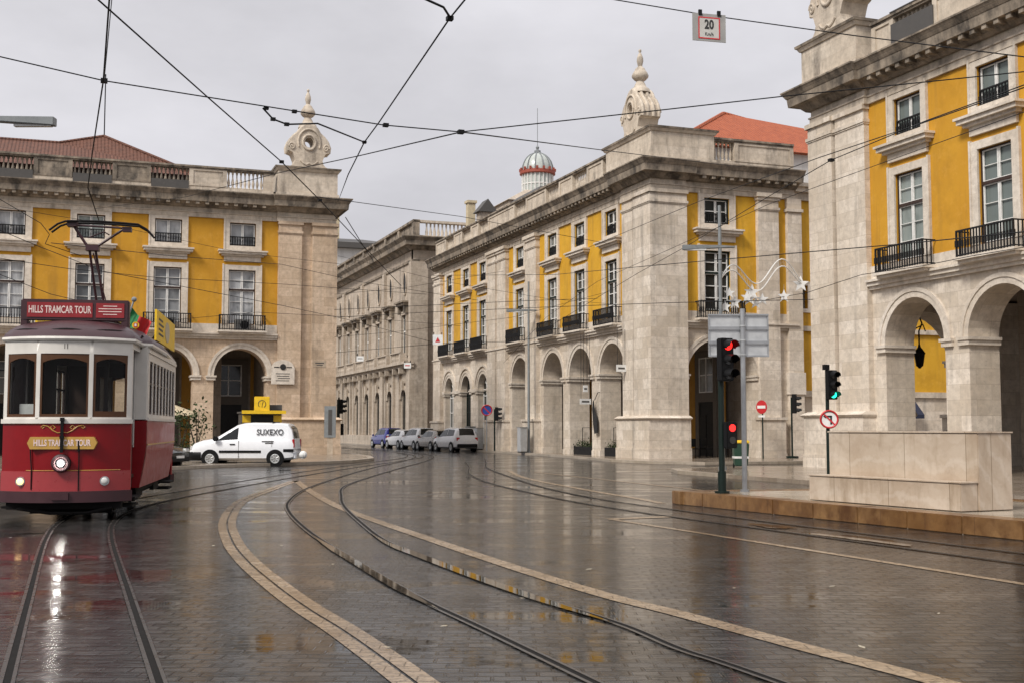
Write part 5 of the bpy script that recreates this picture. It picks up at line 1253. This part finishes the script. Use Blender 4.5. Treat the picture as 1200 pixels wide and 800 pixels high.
# ================================================================== STREET FURNITURE
ax, ay = math.cos(YAW), -math.sin(YAW)      # image right on the ground
def lamp_post(label, x, y, h, arm_z, z0, rz=-YAW, back=.55):
    r = thing('street_lamp', label, 'street lamp', (x,y,z0), rz, 'grey street lamps')
    m = MB(); m.tube([(0,0,0),(0,0,.9),(0,0,h)], [.1,.085,.06], 10); m.tube([(0,0,0),(0,0,.12)],.15,10); m.build('pole', M['pole_grey'], r, smooth=40)
    m = MB(); m.extr([(-1.35,-.14,arm_z+.06),(-1.35,-.14,arm_z-.12),(.0,-.07,arm_z-.04),(back,-.04,arm_z-.02),(back,-.04,arm_z+.03),(0,-.07,arm_z+.06)], (0,.2,0)); a = m.build('lamp_head', M['pole_grey'], r, bevel=.012)
    m = MB(); m.box(-1.28,-.5,-.1,.02,arm_z-.135,arm_z-.085); m.build('lens', M['lamp_glass'], a)
    return r
lamp_post('tall grey street lamp standing in front of the central arches', 25.62, 67.3, 10.3, 8.55, .12)
lamp_post('grey street lamp rising behind the red traffic light, before the central tower', 21.62, 37.46, 9.45, 7.95, .12)
q = at(-23, 500, 24.6); lamp_post('grey street lamp whose flat head reaches into the top left corner', q.x, q.y, 8.9, 8.03, 0, rz=-YAW+R(180), back=.55)

def signal_head(r, z0, x, lit, M_lit, size=.21, y=0, n=3):
    """head faces local -y"""
    m = MB(); m.box(x-.15,x+.15,y-.1,y+.1,z0,z0+n*.29); m.box(x-.2,x+.2,y+.1,y+.13,z0-.05,z0+n*.29+.05) if False else None
    hd = m.build('signal_head', M['black'], r, bevel=.02)
    for k in range(n):
        zc = z0+n*.29-.145-.29*k
        m = MB(); m.disc((x,y-.105,zc),(0,1,0),.1,.02,18); m.build('lens', M_lit if k == lit else M['led_off'], hd)
        m = MB()
        pts = [(x+.115*math.cos(R(a)), zc+.115*math.sin(R(a)), .24 if 0 <= a <= 180 else .12) for a in range(-30,211,15)]
        for (xa,za,da),(xb,zb,db) in zip(pts, pts[1:]):
            m.poly([(xa,y-.1,za),(xb,y-.1,zb),(xb,y-.1-db,zb-.02),(xa,y-.1-da,za-.02)])
        m.build('visor', M['black'], hd)
    return hd
# main traffic light on the platform
tl = thing('traffic_light', 'traffic light showing red on a dark green pole at the platform tip', 'traffic light', (12.42,21.55,.272), R(6))
m = MB(); m.tube([(0,0,0),(0,0,.05)],.15,12); m.tube([(0,0,.05),(0,0,.45)],.085,12); m.tube([(0,0,.45),(0,0,3.05)],.06,12); m.build('pole', M['pole_green'], tl, smooth=40)
signal_head(tl, 2.28, .0, 0, M['led_red'], y=-.16)
m = MB(); m.box(-.03,.03,-.08,.0,2.4,2.46); m.box(-.03,.03,-.08,.0,2.95,3.01); m.build('bracket', M['black'], tl)
m = MB(); m.box(-.02,.24,-.22,-.08,.92,1.45); h2 = m.build('pedestrian_signal', M['black'], tl, bevel=.015)
m = MB(); m.disc((.11,-.225,1.33),(0,1,0),.075,.02,16); m.build('lens', M['led_red'], h2)
m = MB(); m.disc((.11,-.225,1.08),(0,1,0),.075,.02,16); m.build('lens', M['led_off'], h2)
# sign panels seen from the back
sp = thing('direction_sign', 'three stacked direction panels seen from behind, on a grey pole beside the red signal', 'road sign', (13.25,22.05,.272), -YAW)
m = MB(); m.tube([(0,0,0),(0,0,3.84)],.055,12); m.tube([(0,0,0),(0,0,.04)],.1,12); m.build('pole', M['steel'], sp, smooth=40)
for k in range(3):
    z = 2.84+.30*k
    m = MB(); m.box(-.70,.54,.065,.095,z,z+.285); pn = m.build('sign_panel', M['alu'], sp)
    m = MB()
    m.box(-.72,.56,.02,.064,z-.012,z+.025); m.box(-.72,.56,.02,.064,z+.255,z+.29); m.box(-.72,-.69,.04,.1,z,z+.285); m.box(.53,.56,.04,.1,z,z+.285); m.build('panel_rail', M['steel'], pn)
    m = MB(); m.tube([(0,0,z+.02),(0,0,z+.05)],.068,12); m.build('clamp', M['alu'], pn)
# right hand signal and no-turn sign
q = (21.0, 30.2)
t2 = thing('traffic_light', 'traffic light showing green, above the crossed out left turn sign by the right tower', 'traffic light', (*q,.12), R(-2))
m = MB(); m.tube([(0,0,0),(0,0,3.25)],.055,10); m.build('pole', M['pole_green'], t2, smooth=40)
signal_head(t2, 2.32, .06, 2, M['led_green'], y=-.14)
m = MB(); m.box(-.14,.02,-.12,.02,3.2,3.36); m.build('camera_box', M['black'], t2)
ns = thing('no_left_turn_sign', 'round white sign with a crossed out left turn arrow and a red ring', 'road sign', (q[0],q[1]-.07,1.86), R(-26))
m = MB(); m.disc((0,0,0),(0,1,0),.275,.02,32); b_ = m.build('sign_disc', M['sign_white'], ns)
m = MB(); m.tube([(.25*math.cos(R(a)),-.016,.25*math.sin(R(a))) for a in range(0,361,12)],.032,6,caps=False); m.build('red_ring', M['sign_red'], b_, smooth=60)
m = MB(); m.box(.03,.08,-.022,-.012,-.15,.10); m.box(-.09,.08,-.022,-.012,.06,.11); m.extr([(-.09,-.012,.145),(-.17,-.012,.085),(-.09,-.012,.025)],(0,-.01,0)); m.build('arrow', M['ink'], b_, weld=False)
m = MB(); m.extr([(-.19,-.023,.16),(-.16,-.023,.19),(.19,-.023,-.16),(.16,-.023,-.19)],(0,-.008,0)); m.build('slash', M['sign_red'], b_)
# far signals
t3 = thing('traffic_light', 'dark traffic light on a thin post near the central building, seen edge on', 'traffic light', (25.5,73.2,.12), R(60))
m = MB(); m.tube([(0,0,0),(0,0,2.7)],.055,8); m.build('pole', M['pole_green'], t3); signal_head(t3, 1.95, 0, 9, M['led_red'], y=-.14)
bs = thing('no_stopping_sign', 'round blue sign with a red border and slash beside the dark far signal', 'road sign', (25.0,73.3,2.75), -R(17))
m = MB(); m.disc((0,0,0),(0,1,0),.36,.03,26); b_ = m.build('sign_disc', M['sign_blue'], bs)
m = MB(); m.tube([(.33*math.cos(R(a)),-.02,.33*math.sin(R(a))) for a in range(0,361,15)],.045,6,caps=False); m.extr([(-.26,-.016,.2),(-.2,-.016,.26),(.26,-.016,-.2),(.2,-.016,-.26)],(0,-.012,0)); m.build('red_border', M['sign_red'], b_)
m = MB(); m.tube([(0,.05,.2),(0,.05,-2.63)],.035,8); m.build('post', M['steel'], bs)
t4 = thing('traffic_light', 'black traffic light at the corner of the left tower with a lower walk signal', 'traffic light', (15.02,72.0,.12), R(70))
m = MB(); m.tube([(0,0,0),(0,0,3.2)],.09,8); m.build('pole', M['pole_green'], t4); signal_head(t4, 2.35, .05, 9, M['led_red'], y=-.16)
m = MB(); m.box(-.1,.3,-.3,-.05,1.05,1.75); m.build('pedestrian_signal', M['black'], t4, bevel=.02)
t5 = thing('traffic_light', 'dark traffic light on a thin post by the set back ochre wing', 'traffic light', (33.3,50.9,.12), R(48))
m = MB(); m.tube([(0,0,0),(0,0,.1)],.3,8); m.tube([(0,0,.1),(0,0,3.0)],.045,8); m.build('pole', M['pole_green'], t5); signal_head(t5, 2.2, .0, 9, M['led_red'], y=-.14)
m = MB(); m.box(.1,.4,-.2,0,3.02,3.16); m.build('camera_box', M['black'], t5)
ne = thing('no_entry_sign', 'round red no entry sign with a white bar on a thin dark post', 'road sign', (31.45,50.6,.12), R(-72))
m = MB(); m.tube([(0,0,0),(0,0,2.2)],.035,8); m.build('post', M['pole_green'], ne)
m = MB(); m.disc((0,-.06,2.5),(0,1,0),.33,.03,28); b_ = m.build('sign_disc', M['sign_red'], ne)
m = MB(); m.box(-.25,.25,-.084,-.076,2.43,2.57); m.build('white_bar', M['sign_white'], b_)
m = MB(); m.box(-.2,.2,-.075,-.055,2.0,2.1); m.build('supplementary_plate', M['sign_white'], ne)
# bin
q = atz(868,548,.12)
bn2 = thing('wheelie_bin', 'dark green wheelie bin with a yellow lid and white stripe behind the sign pole', 'bin', (q.x,q.y,.12), -YAW)
BS_ = lambda x,y,z: (x*.55,y*.6,z*.82)
m = MB(BS_); m.frust((-.42,.42,-.36,.36),.1,(-.52,.52,-.44,.44),1.12); m.build('bin_body', M['bin_green'], bn2, bevel=.03)
m = MB(BS_); m.frust((-.56,.56,-.48,.46),1.122,(-.5,.5,-.42,.4),1.26); m.build('lid', M['yellow'], bn2, bevel=.03)
m = MB(BS_); m.frust((-.478,.478,-.412,.412),.44,(-.49,.49,-.425,.425),.54); m.build('reflective_stripe', M['sign_white'], bn2)
for sg in (-1,1):
    m = MB(BS_); m.disc((sg*.42,.25,.11),(1,0,0),.11,.08,14); m.build('wheel', M['rubber'], bn2)
# cabinets
for lab, x, y, w, h in (('grey electrical cabinet against the wall right of the parked white car', 25.85, 79.3, 1.0, 1.55), ('second grey electrical cabinet, nearer the glazed arches than the first', 25.85, 77.6, .8, 1.45), ('pale cabinet standing beside the tall lamp in front of the arches', 25.2, 67.3, .55, 1.5)):
    r = thing('electrical_cabinet', lab, 'cabinet', (x,y,.12))
    m = MB(); m.box(-.22,.22,-w/2,w/2,.08,h); m.build('housing', M['alu'] if w < .9 else M['sign_grey'], r, bevel=.015)
    m = MB(); m.box(-.25,.25,-w/2-.03,w/2+.03,h,h+.05); m.build('cap', M['sign_grey'], r); m = MB(); m.box(-.2,.2,-w/2+.03,w/2-.03,0,.08); m.build('plinth', M['slate'], r)
# kiosk with a yellow cube
kq = at(307, 500, 58.5)
ks = thing('kiosk', 'low dark kiosk with a yellow striped canopy behind the white van', 'kiosk', (kq.x,kq.y,.12), R(0))
m = MB(); m.box(-.95,.95,0,1.5,0,2.2); m.build('kiosk_wall', M['slate'], ks)
m = MB(); m.box(-1.02,1.02,-.6,1.55,2.2,2.28); m.build('roof', M['slate'], ks); m = MB(); m.box(-1.06,1.06,-.66,-.6,2.17,2.33); m.build('canopy_edge', M['yellow'], ks)
for a, b in ((-.95,-.55),(.55,.95)):
    m = MB(); m.box(a,b,-.03,-.001,.9,2.1); m.build('side_panel', M['yellow'], ks)
m = MB(); m.box(-.54,.54,-.06,-.001,.9,2.1); m.build('hatch', M['door_dark'], ks)
m = MB(); m.box(-.2,.98,.1,1.4,2.28,2.62); m.build('roof_box', M['slate'], ks)
cb_ = thing('cube_sign', 'bright yellow cube sign on top of the kiosk roof', 'sign', (kq.x-.05,kq.y-.22,2.402), R(-8))
m = MB(); m.box(-.37,.37,-.37,.37,0.0,.72); m.build('cube_body', M['yellow'], cb_, bevel=.02)
m = MB(); m.tube([(.18*math.cos(R(a)),-.375,.36+.18*math.sin(R(a))) for a in range(-60,235,15)],.015,5); m.tube([(0,-.375,.2),(.02,-.375,.38),(.06,-.375,.48)],.012,5); m.build('emblem', M['ink'], cb_)
# information pillar
ip = thing('information_panel', 'slim grey information panel on a pale post in front of the left tower', 'sign', (13.35,66.2,.12), R(-12))
m = MB(); m.box(-.16,.16,-.06,.06,0,1.05); m.build('post', M['marble'], ip); m = MB(); m.box(-.32,.32,-.1,.1,.95,2.7); b_ = m.build('panel', M['pole_grey'], ip, bevel=.01); m = MB(); m.box(-.1,.1,-.115,-.101,1.1,2.5); m.build('display', M['slate'], b_)
m = MB(); m.ball((0,0,.16),.17,10,8); wb_ = m.build('white_bollard', M['sign_white']); wb_.location = P_loc((vp.x,vp.y,0),VRZ,(-2.55,.6,.0)); wb_.location.z = .3; tag(wb_, 'small white round lamp bollard at the rear bumper of the van', 'bollard')
m = MB(); m.tube([(0,0,0),(0,0,.3)],.09,10); m.build('stem', M['sign_white'], wb_); OFF[wb_.name] = Vector((0,0,0))
# shrub in a long planter near the van
def leaves(mb, pts, n, size):
    for _ in range(n):
        c, rad = random.choice(pts); c = Vector(c)
        p = c+Vector((random.gauss(0,1),random.gauss(0,1),random.gauss(0,.9)))*rad*.8
        d = Vector((random.uniform(-1,1),random.uniform(-1,1),random.uniform(-.6,1))).normalized(); s = d.cross(Vector((random.uniform(-1,1),random.uniform(-1,1),random.uniform(-1,1)))).normalized()
        L_ = size*random.uniform(.6,1.3); w_ = L_*.28
        mb.poly([tuple(p),tuple(p+d*L_*.5+s*w_),tuple(p+d*L_),tuple(p+d*L_*.5-s*w_)])
def shrub(label, x, y, z, w, h, trunk_h, n):
    r = thing('shrub', label, 'shrub', (x,y,z))
    m = MB(); tips = []
    for k in range(6):
        a = random.uniform(0,6.28); rr = random.uniform(.3,1)*w/2; tp = (rr*math.cos(a), rr*math.sin(a)*.6, trunk_h+random.uniform(.4,1)*(h-trunk_h)); m.tube([(random.uniform(-.1,.1),0,0),(tp[0]*.35,tp[1]*.35,trunk_h*.8),tp],[.035,.025,.01],5); tips.append((tp, .3))
        tips.append(((tp[0]*.7,tp[1]*.7,tp[2]-.25),.26))
    m.build('stems', M['bark'], r)
    m = MB(); leaves(m, tips, n, .2); m.build('foliage', M['leaf'], r, weld=False)
q = at(218,500,57); shrub('sparse leafy shrub with bare stems showing, left behind the van', q.x-.2, q.y, .45, 1.2, 1.9, .8, 120)
q = at(236,500,57); shrub('taller sparse shrub with upright twigs standing just left of the van bonnet', q.x-.2, q.y, .45, 1.2, 2.2, .7, 150)
q = at(222,500,54.5)
pl_ = thing('planter', 'long low planter filled with dense green hedge left of the van', 'planter', (q.x,q.y,.12), -YAW)
m = MB(); m.box(-2.4,1.5,-.3,.3,0,.42); m.build('trough', M['slate'], pl_); m = MB(); leaves(m, [((x*.25-2.2,0,.55),.38) for x in range(15)], 900, .13); m.build('hedge', M['leaf'], pl_, weld=False)
# parasol behind the tram
q = at(193,500,60); pr = thing('parasol', 'cream parasol edge showing behind the rear of the tram', 'parasol', (q.x,q.y,.12))
m = MB(); m.tube([(0,0,0),(0,0,2.7)],.03,8); m.build('pole', M['wood_dark'], pr); m = MB(); m.lathe([(1.7,2.1),(1.6,2.22),(.6,2.6),(.05,2.78)],(0,0,0),8); m.build('canopy', M['canvas'], pr)
# planters in the central arches
for lab, b in (('dark planter with low hedge and glass screen in the arch next to the tower',4.8),('dark planter with low hedge and glass screen in the second arch from the tower',9.0)):
    x, y, _ = FS_M.P(b+.2, -.45, 0); r = thing('planter', lab, 'planter', (x,y,.12))
    m = MB(); m.box(-.3,.3,-1.2,1.2,0,.45); m.build('trough', M['iron'], r); m = MB(); leaves(m, [((0,-1.1+.2*k,.5),.2) for k in range(12)], 500, .1); m.build('hedge', M['leaf'], r, weld=False)
    m = MB()
    for yy_ in (-1.2,0,1.2): m.tube([(.25,yy_,.4),(.25,yy_,1.5)],.02,6)
    m.tube([(.25,-1.2,1.5),(.25,1.2,1.5)],.015,6); m.build('screen_frame', M['iron'], r)
# hanging signs in arches
for lab, px, py, D, w, h in (('white hanging shop sign under the first central arch',728,431,60.5,.75,.5),('white hanging shop sign under the second central arch',686,470,64,.9,.42),('small white hanging sign above the first, under the second arch',686,455,63.4,.35,.5)):
    w *= .7; h *= .7; p = at(px,py,D); r = thing('hanging_sign', lab, 'sign', (p.x,p.y,p.z), R(0))
    m = MB(); m.box(-w/2,w/2,-.03,.03,-h/2,h/2); m.build('sign_board', M['sign_white'], r); m = MB(); m.tube([(-w*.4,0,h/2),(-w*.4,0,6.58-p.z)],.012,4); m.tube([(w*.4,0,h/2),(w*.4,0,6.58-p.z)],.012,4); m.build('hanger', M['iron'], r)
    m = MB(); m.box(-w*.35,w*.35,-.036,-.031,-.05,.04); m.build('lettering_band', M['slate'], r)
x, y, _ = FS_M.P(6.72, .14, 0)
bm_ = thing('figure_cutout', 'black curved cut out figure mounted on the pier between two central arches', 'sign', (x,y,1.35))
m = MB(); m.extr([(0,-.35,0),(0,.05,-.05),(0,.2,.5),(0,.3,1.3),(0,.2,1.75),(0,.05,1.3),(0,-.05,1.1),(0,-.3,.7)],(-.05,0,0)); m.build('cutout', M['ink'], bm_); m = MB(); m.tube([(.0,.1,1.75),(.0,-.35,2.15),(.12,-.35,2.15)],.02,5); m.build('bracket', M['iron'], bm_)
# cafe chairs in the square arch
for k, (a, b) in enumerate(((2.6,-.9),(3.5,-1.2),(4.3,-.7),(5.0,-1.3))):
    x, y, _ = FP_M.P(a, b, 0); r = thing('cafe_chair', 'black cafe chair stored in the wide arch behind the bin', 'chair', (x,y,.12), random.uniform(-.6,.6), 'black chairs under the wide arch')
    m = MB(); m.box(-.24,.24,-.24,.24,.43,.47); m.build('seat', M['black'], r); m = MB(); m.box(-.24,.24,.2,.24,.55,.95); m.build('backrest', M['black'], r)
    for lx in (-.21,.21):
        for ly in (-.21,.21):
            m = MB(); m.tube([(lx,ly,0),(lx,ly,.95 if ly > 0 else .44)],.02,5); m.build('leg', M['black'], r)
# lantern in the right building's arcade, awning beyond
lq = Vector((30.02,37.2,0))
ln = thing('lantern', 'black iron lantern on a scrolled bracket under the right hand arcade', 'lantern', (lq.x,lq.y,3.75))
m = MB(); m.lathe([(.04,0.1),(.08,.15),(.14,.2),(.21,.62),(.24,.66),(.14,.8),(.06,.9),(.04,1.0)],(0,0,0),6); m.build('glass_housing', M['iron'], ln); m = MB(); m.tube([(0,0,1.0),(.0,.0,1.5),(.15,0,1.8),(0,0,2.1),(-.15,0,2.3),(0,0,2.83)],.03,6); m.tube([(-.3,0,1.3),(-.15,0,1.6),(.2,0,1.75),(.3,0,1.5)],.025,6); m.build('bracket', M['iron'], ln)
aw = thing('awning', 'small navy blue awning on the far wall seen through the right arch', 'awning', (41.25,52.35,2.3))
m = MB(); m.extr([(-.5,0,.9),(-.5,-.9,0),(-.5,-.9,-.2),(-.5,0,-.2)],(1.0,0,0)); m.build('fabric', M['navy'], aw)
# speed sign on a wire
spd = at(831,32,20.5)
sg_ = thing('speed_sign', 'square grey 20 km/h speed sign clipped to an overhead wire', 'road sign', spd, -YAW)
TS = lambda x,y,z: (x, y, z-.085*x)
m = MB(TS); m.box(-.285,.285,0,.02,-.25,.23); b_ = m.build('sign_plate', M['sign_grey'], sg_)
m = MB(TS); m.box(-.165,.165,-.004,-.001,-.19,.15); w_ = m.build('white_field', plain('sign_field', (.46,.45,.42), .5), b_)
m = MB(TS)
for a,b,c,d in ((-.185,.185,.15,.17),(-.185,.185,-.21,-.19),(-.185,-.165,-.19,.15),(.165,.185,-.19,.15)): m.box(a,b,-.007,-.001,c,d)
m.build('red_frame', M['sign_red'], b_, weld=False)
text_mb('20', .22, .004, lambda x,y,z: TS(x, -.008+y, z+.035), squeeze=.72, bold=.007).build('lettering', M['ink'], w_, weld=False)
text_mb('Km/h', .085, .004, lambda x,y,z: TS(x, -.008+y, z-.13), squeeze=.8).build('lettering', M['ink'], w_, weld=False)
for x in (-.15,.17):
    m = MB(TS); m.box(x-.03,x+.03,-.02,.04,.2,.29); m.build('clip', M['black'], sg_)
# small hanging signs over the side street
for lab, px, py, D, w, h in (('small white triangle warning sign hung on wires before the central building',513,398,60,.5,.5),('small white plate hung on wires before the stone palace',422,420,60,.36,.26),('small white and red plate hung on wires beside the stone palace',477.5,428,62,.36,.28)):
    p = at(px,py,D); r = thing('hanging_plate', lab, 'road sign', p, -YAW)
    m = MB(); m.box(-w/2,w/2,0,.02,-h/2,h/2); m.build('sign_plate', M['sign_white'], r)
    m = MB()
    if w > .45: m.extr([(-.13,-.008,-.12),(.13,-.008,-.12),(0,-.008,.13)],(0,.007,0)); m.v = m.v
    else: m.box(-.12,.12,-.006,-.001,-.02,.03)
    m.build('symbol', M['sign_red'] if px != 422 else M['sign_grey'], r)
    m = MB(); m.tube([(-w*.4,.01,h/2),(-w*.4,.01,h/2+.12)],.02,5); m.tube([(w*.4,.01,h/2),(w*.4,.01,h/2+.12)],.02,5); m.build('clip', M['black'], r)
# festive garland
GA, GB = Vector((21.62,37.46,6.5)), Vector((26.2,39.0,6.95))
gl = thing('star_garland', 'white wavy festive garland with hanging stars, strung from the lamp to the right tower', 'garland', GA)
GT = lambda u, dz: (GB-GA)*u+Vector((0,0,dz))
for off in (0,.28):
    m = MB(); m.tube([GT(u/28, .25+.45*math.sin(u/28*10.5+.3)*(1-.1*u/28)+off*(1-abs(2*u/28-1)**4)+.25*u/28) for u in range(29)],.024,5); m.build('ribbon_frame', M['sign_white'], gl)
m = MB()
for u in range(57):
    t_ = u/56; z = .25+.45*math.sin(t_*10.5+.3)*(1-.1*t_)+.25*t_; m.tube([GT(t_,z),GT(t_+.008,z+.28*(1-abs(2*t_-1)**4))],.005,3)
m.build('ribbon_mesh', M['sign_white'], gl)
m = MB(); m.tube([GT(0,-.45),GT(.5,-.42),GT(1,-.2)],.01,4); m.build('suspension_wire', M['wire'], gl)
for u, dz, s in ((.10,-.1,.13),(.16,-.45,.16),(.30,-.28,.15),(.36,-.1,.19),(.33,-.34,.17),(.40,-.5,.15),(.48,-.38,.15),(.74,-.3,.16),(.95,.15,.2),(.05,-.6,.15)):
    c = GT(u,dz); s *= 1.25; m = MB(); d = Vector((ax, ay, 0)); pts = []
    for k in range(10):
        rr = s*1.3 if k % 2 == 0 else s*.55; q = math.pi/2+math.pi*k/5; pts.append(c+d*rr*math.cos(q)+Vector((0,0,rr*math.sin(q))))
    m.extr(pts, (.015,.04,0)); m.tube([c+Vector((0,.02,s)),GT(u,.15)],.004,3); m.build('star', M['sign_white'], gl)

# ================================================================== OVERHEAD WIRES
def wire(label, pts, r=.011, sag=.0, clamps=()):
    P_ = [Vector(p) for p in pts]; out = []
    def off(p):                          # outside the view: the wire runs on to its anchor beyond the frame
        d = p-Vector((0,0,1.6)); c, s = math.cos(YAW), math.sin(YAW); fw = d.x*s+d.y*c; rt = d.x*c-d.y*s
        return abs(rt/fw) > .43 or d.z/fw > .36
    if off(P_[0]): P_.insert(0, P_[0]+(P_[0]-P_[1]).normalized()*28)
    if off(P_[-1]): P_.append(P_[-1]+(P_[-1]-P_[-2]).normalized()*28)
    for a, b in zip(P_, P_[1:]):
        n = 8
        for k in range(n):
            t_ = k/n; out.append(a+(b-a)*t_-Vector((0,0,sag*4*t_*(1-t_))))
    out.append(P_[-1]); m = MB(); m.tube(out, r*.85, 5)
    o = tag(m.build('overhead_wire', M['wire']), label, 'wire', 'overhead tram wires')
    for c, s in clamps:
        c = Vector(c); m = MB(); m.box(c.x-s,c.x+s,c.y-s,c.y+s,c.z-s*.6,c.z+s*.6); m.build('clamp', M['black'], o)
    return o
Z6 = lambda x, y, z=6.0: atz(x, y, z)
n1 = at(540,155,16); n0 = at(122,95,14.6)
wire('span wire crossing the whole left sky above the tram', [at(-90,46,14), n0, at(450,147,15.6), n1], .010, 0, [(n0,.04),(n1,.04),(at(312,127,15.2),.03),(at(345,131,15.2),.03),(at(452,147,15.6),.035)])
wire('span wire running from the mid sky joint to the central cornice lamp', [n1, at(720,178,30), at(869,196,58)], .012)
wire('span wire rising from the mid sky joint past the speed sign to the right', [n1, at(760,131,16), at(920,113,16), at(1060,99,16), at(1300,74,16)], .010)
wire('wire dropping left from the mid sky joint across the left tower finial', [n1, at(420,183,22), at(326,203,30), at(218,231,45), at(110,245,62)], .012)
wire('wire carrying the speed sign across the upper right sky', [at(640,-12,20.5), at(720,0,20.5), at(831,18.5,20.6), at(1000,42,20), at(1200,67,18), at(1330,84,17)], .012)
wire('contact wire sloping from the top left edge down to the left tower', [Z6(60,-46), Z6(115,0), Z6(242,113), Z6(330,190), Z6(375,235), Z6(430,293), Z6(470,335)], .012, 0, [(Z6(330,190),.035),(Z6(375,235),.035)])
wire('contact wire curving down from the top centre toward the left tower', [Z6(600,-70), Z6(545,0), Z6(527,22), Z6(444,144), Z6(427,167), Z6(408,205), at(396,237,66)], .012, 0, [(Z6(527,22),.035),(Z6(427,167),.03)])
wire('short bent arm holding the contact wire at the top centre', [Z6(470,-12), Z6(500,0), Z6(520,9), Z6(527,20)], .016)
wire('short jointed pull off arm near the left tower finial', [at(308,127,15.2), at(320,140,15.2), at(336,146,15.2), at(372,145,16), Z6(427,167)], .014, 0, [(at(320,140,15.2),.03),(at(336,146,15.2),.03)])
wire('contact wire over the tram hanging down to its pantograph', [Z6(131,-30,5.8), Z6(128,0,5.8), Z6(121,95,5.8), Z6(108,180,5.75), Z6(103,220,5.72), Z6(117,262,5.7)], .012)
wire('thin drop wire meeting the span wire clamp above the tram', [at(133,-40,14.6), at(131,0,14.6), n0], .007)
wire('wire from the left tower to the central building at cornice height', [at(372,231,36), at(540,254,48), at(714,286,62)], .014)
wire('wire slanting from the central tower up to the right edge, upper of two', [at(690,290,58), at(820,236,40), at(960,185,26), at(1080,145,21), at(1200,103,17), at(1330,58,14)], .012)
jn = at(974,188,25)
wire('wire slanting from the central arches up to meet the right hand wire', [at(640,385,62), at(748,320,50), at(806,288,44), at(900,231,32), jn, at(1085,142,21), at(1200,100,17)], .012, 0, [(jn,.05)])
wire('long low wire crossing the central front at window height', [at(505,323,70), at(650,322,52), at(780,310,36), at(953,295,27), at(1060,286,24), at(1200,272,19), at(1330,258,17)], .013)
wire('low wire along the central balconies to the far right corner', [at(392,372,62), at(500,366,60), at(640,360,50), at(780,355,44), at(953,351,40)], .014)
wire('low wire across the stone palace at hood height', [at(392,363,60), at(520,357,58), at(630,352,56), at(700,350,62)], .014)
wire('lowest wire crossing before the stone palace', [at(392,413,62), at(520,402,60), at(600,400,62), at(735,380,62)], .014)
wire('wire from the left balconies descending past the tower to the side street', [at(-20,262,30), at(48,290,32), at(120,318,36), at(330,358,46), at(405,374,56), at(512,402,62)], .012)
wire('wire stretched across the left building below its upper windows', [at(-20,300,36), at(80,315,40), at(180,325,46), at(330,333,52), at(500,345,62)], .012)
wire('wire crossing the left building at hood height toward the tower', [at(60,285,30), at(200,300,40), at(330,310,50), at(420,330,58), at(560,352,66)], .012)
wire('short forked tie wire beside the pantograph', [at(-10,228,30), at(48,262,30), at(58,275,30), at(53,286,30), at(95,300,31)], .011)
wire('wire slanting left of the pantograph behind the tram sign', [at(-10,318,34), at(60,345,34), at(90,352,34)], .011)
wire('wire from the left tower cornice down to the palace cornice', [at(405,255,44), at(428,292,50), at(440,310,80)], .02)
wire('slack cable looped along the right string course', [at(940,345,45), at(1010,322,41), at(1080,312,37.5), at(1140,300,35), at(1230,285,31)], .014)

wire('thin span crossing the left upper windows toward the palace', [at(-40,236,40), at(120,262,46), at(280,296,54), at(420,312,66)], .010)
wire('thin span crossing the left balconies at sill height', [at(170,378,44), at(300,366,50), at(420,372,58), at(540,382,66)], .010)
wire('thin span in front of the palace balcony', [at(392,395,58), at(470,388,60), at(600,372,62), at(720,340,62)], .010)
wire('thin span from the palace hoods to the central far windows', [at(392,345,62), at(470,338,64), at(590,318,66)], .010)
wire('thin span climbing across the central facade toward the upper right', [at(590,425,66), at(640,372,60), at(700,330,54), at(790,290,46), at(900,240,36), at(1010,200,30), at(1210,128,22)], .010)
wire('thin span from the left tower across the central arches', [at(396,300,64), at(520,330,64), at(640,350,64), at(735,358,62)], .010)

# small litter on the wet road
lf = plain('pale_leaf', (.34,.30,.22), .5)
for k, (px, py) in enumerate(((394,602),(540,615),(790,620),(612,702),(330,640),(455,760),(690,668),(1010,760),(250,640),(860,690),(520,735),(975,688),(390,662),(742,642),(1100,720),(560,596))):
    p = atz(px, py, 0); a = random.uniform(0,6.28); s_ = random.uniform(.022,.042)
    m = MB(lambda x,y,z,p=p,a=a,s_=s_: (p.x+s_*(x*math.cos(a)-y*math.sin(a)), p.y+s_*(x*math.sin(a)+y*math.cos(a)), .012+s_*z))
    m.extr([(-1,0,0),(-.3,.42,.12),(.4,.35,.1),(1.1,0,.25),(.4,-.4,.08),(-.3,-.45,.1)],(0,0,.05))
    tag(m.build('fallen_leaf', lf), 'small pale fallen leaf lying on the wet paving', 'leaf', 'fallen leaves on the wet paving')
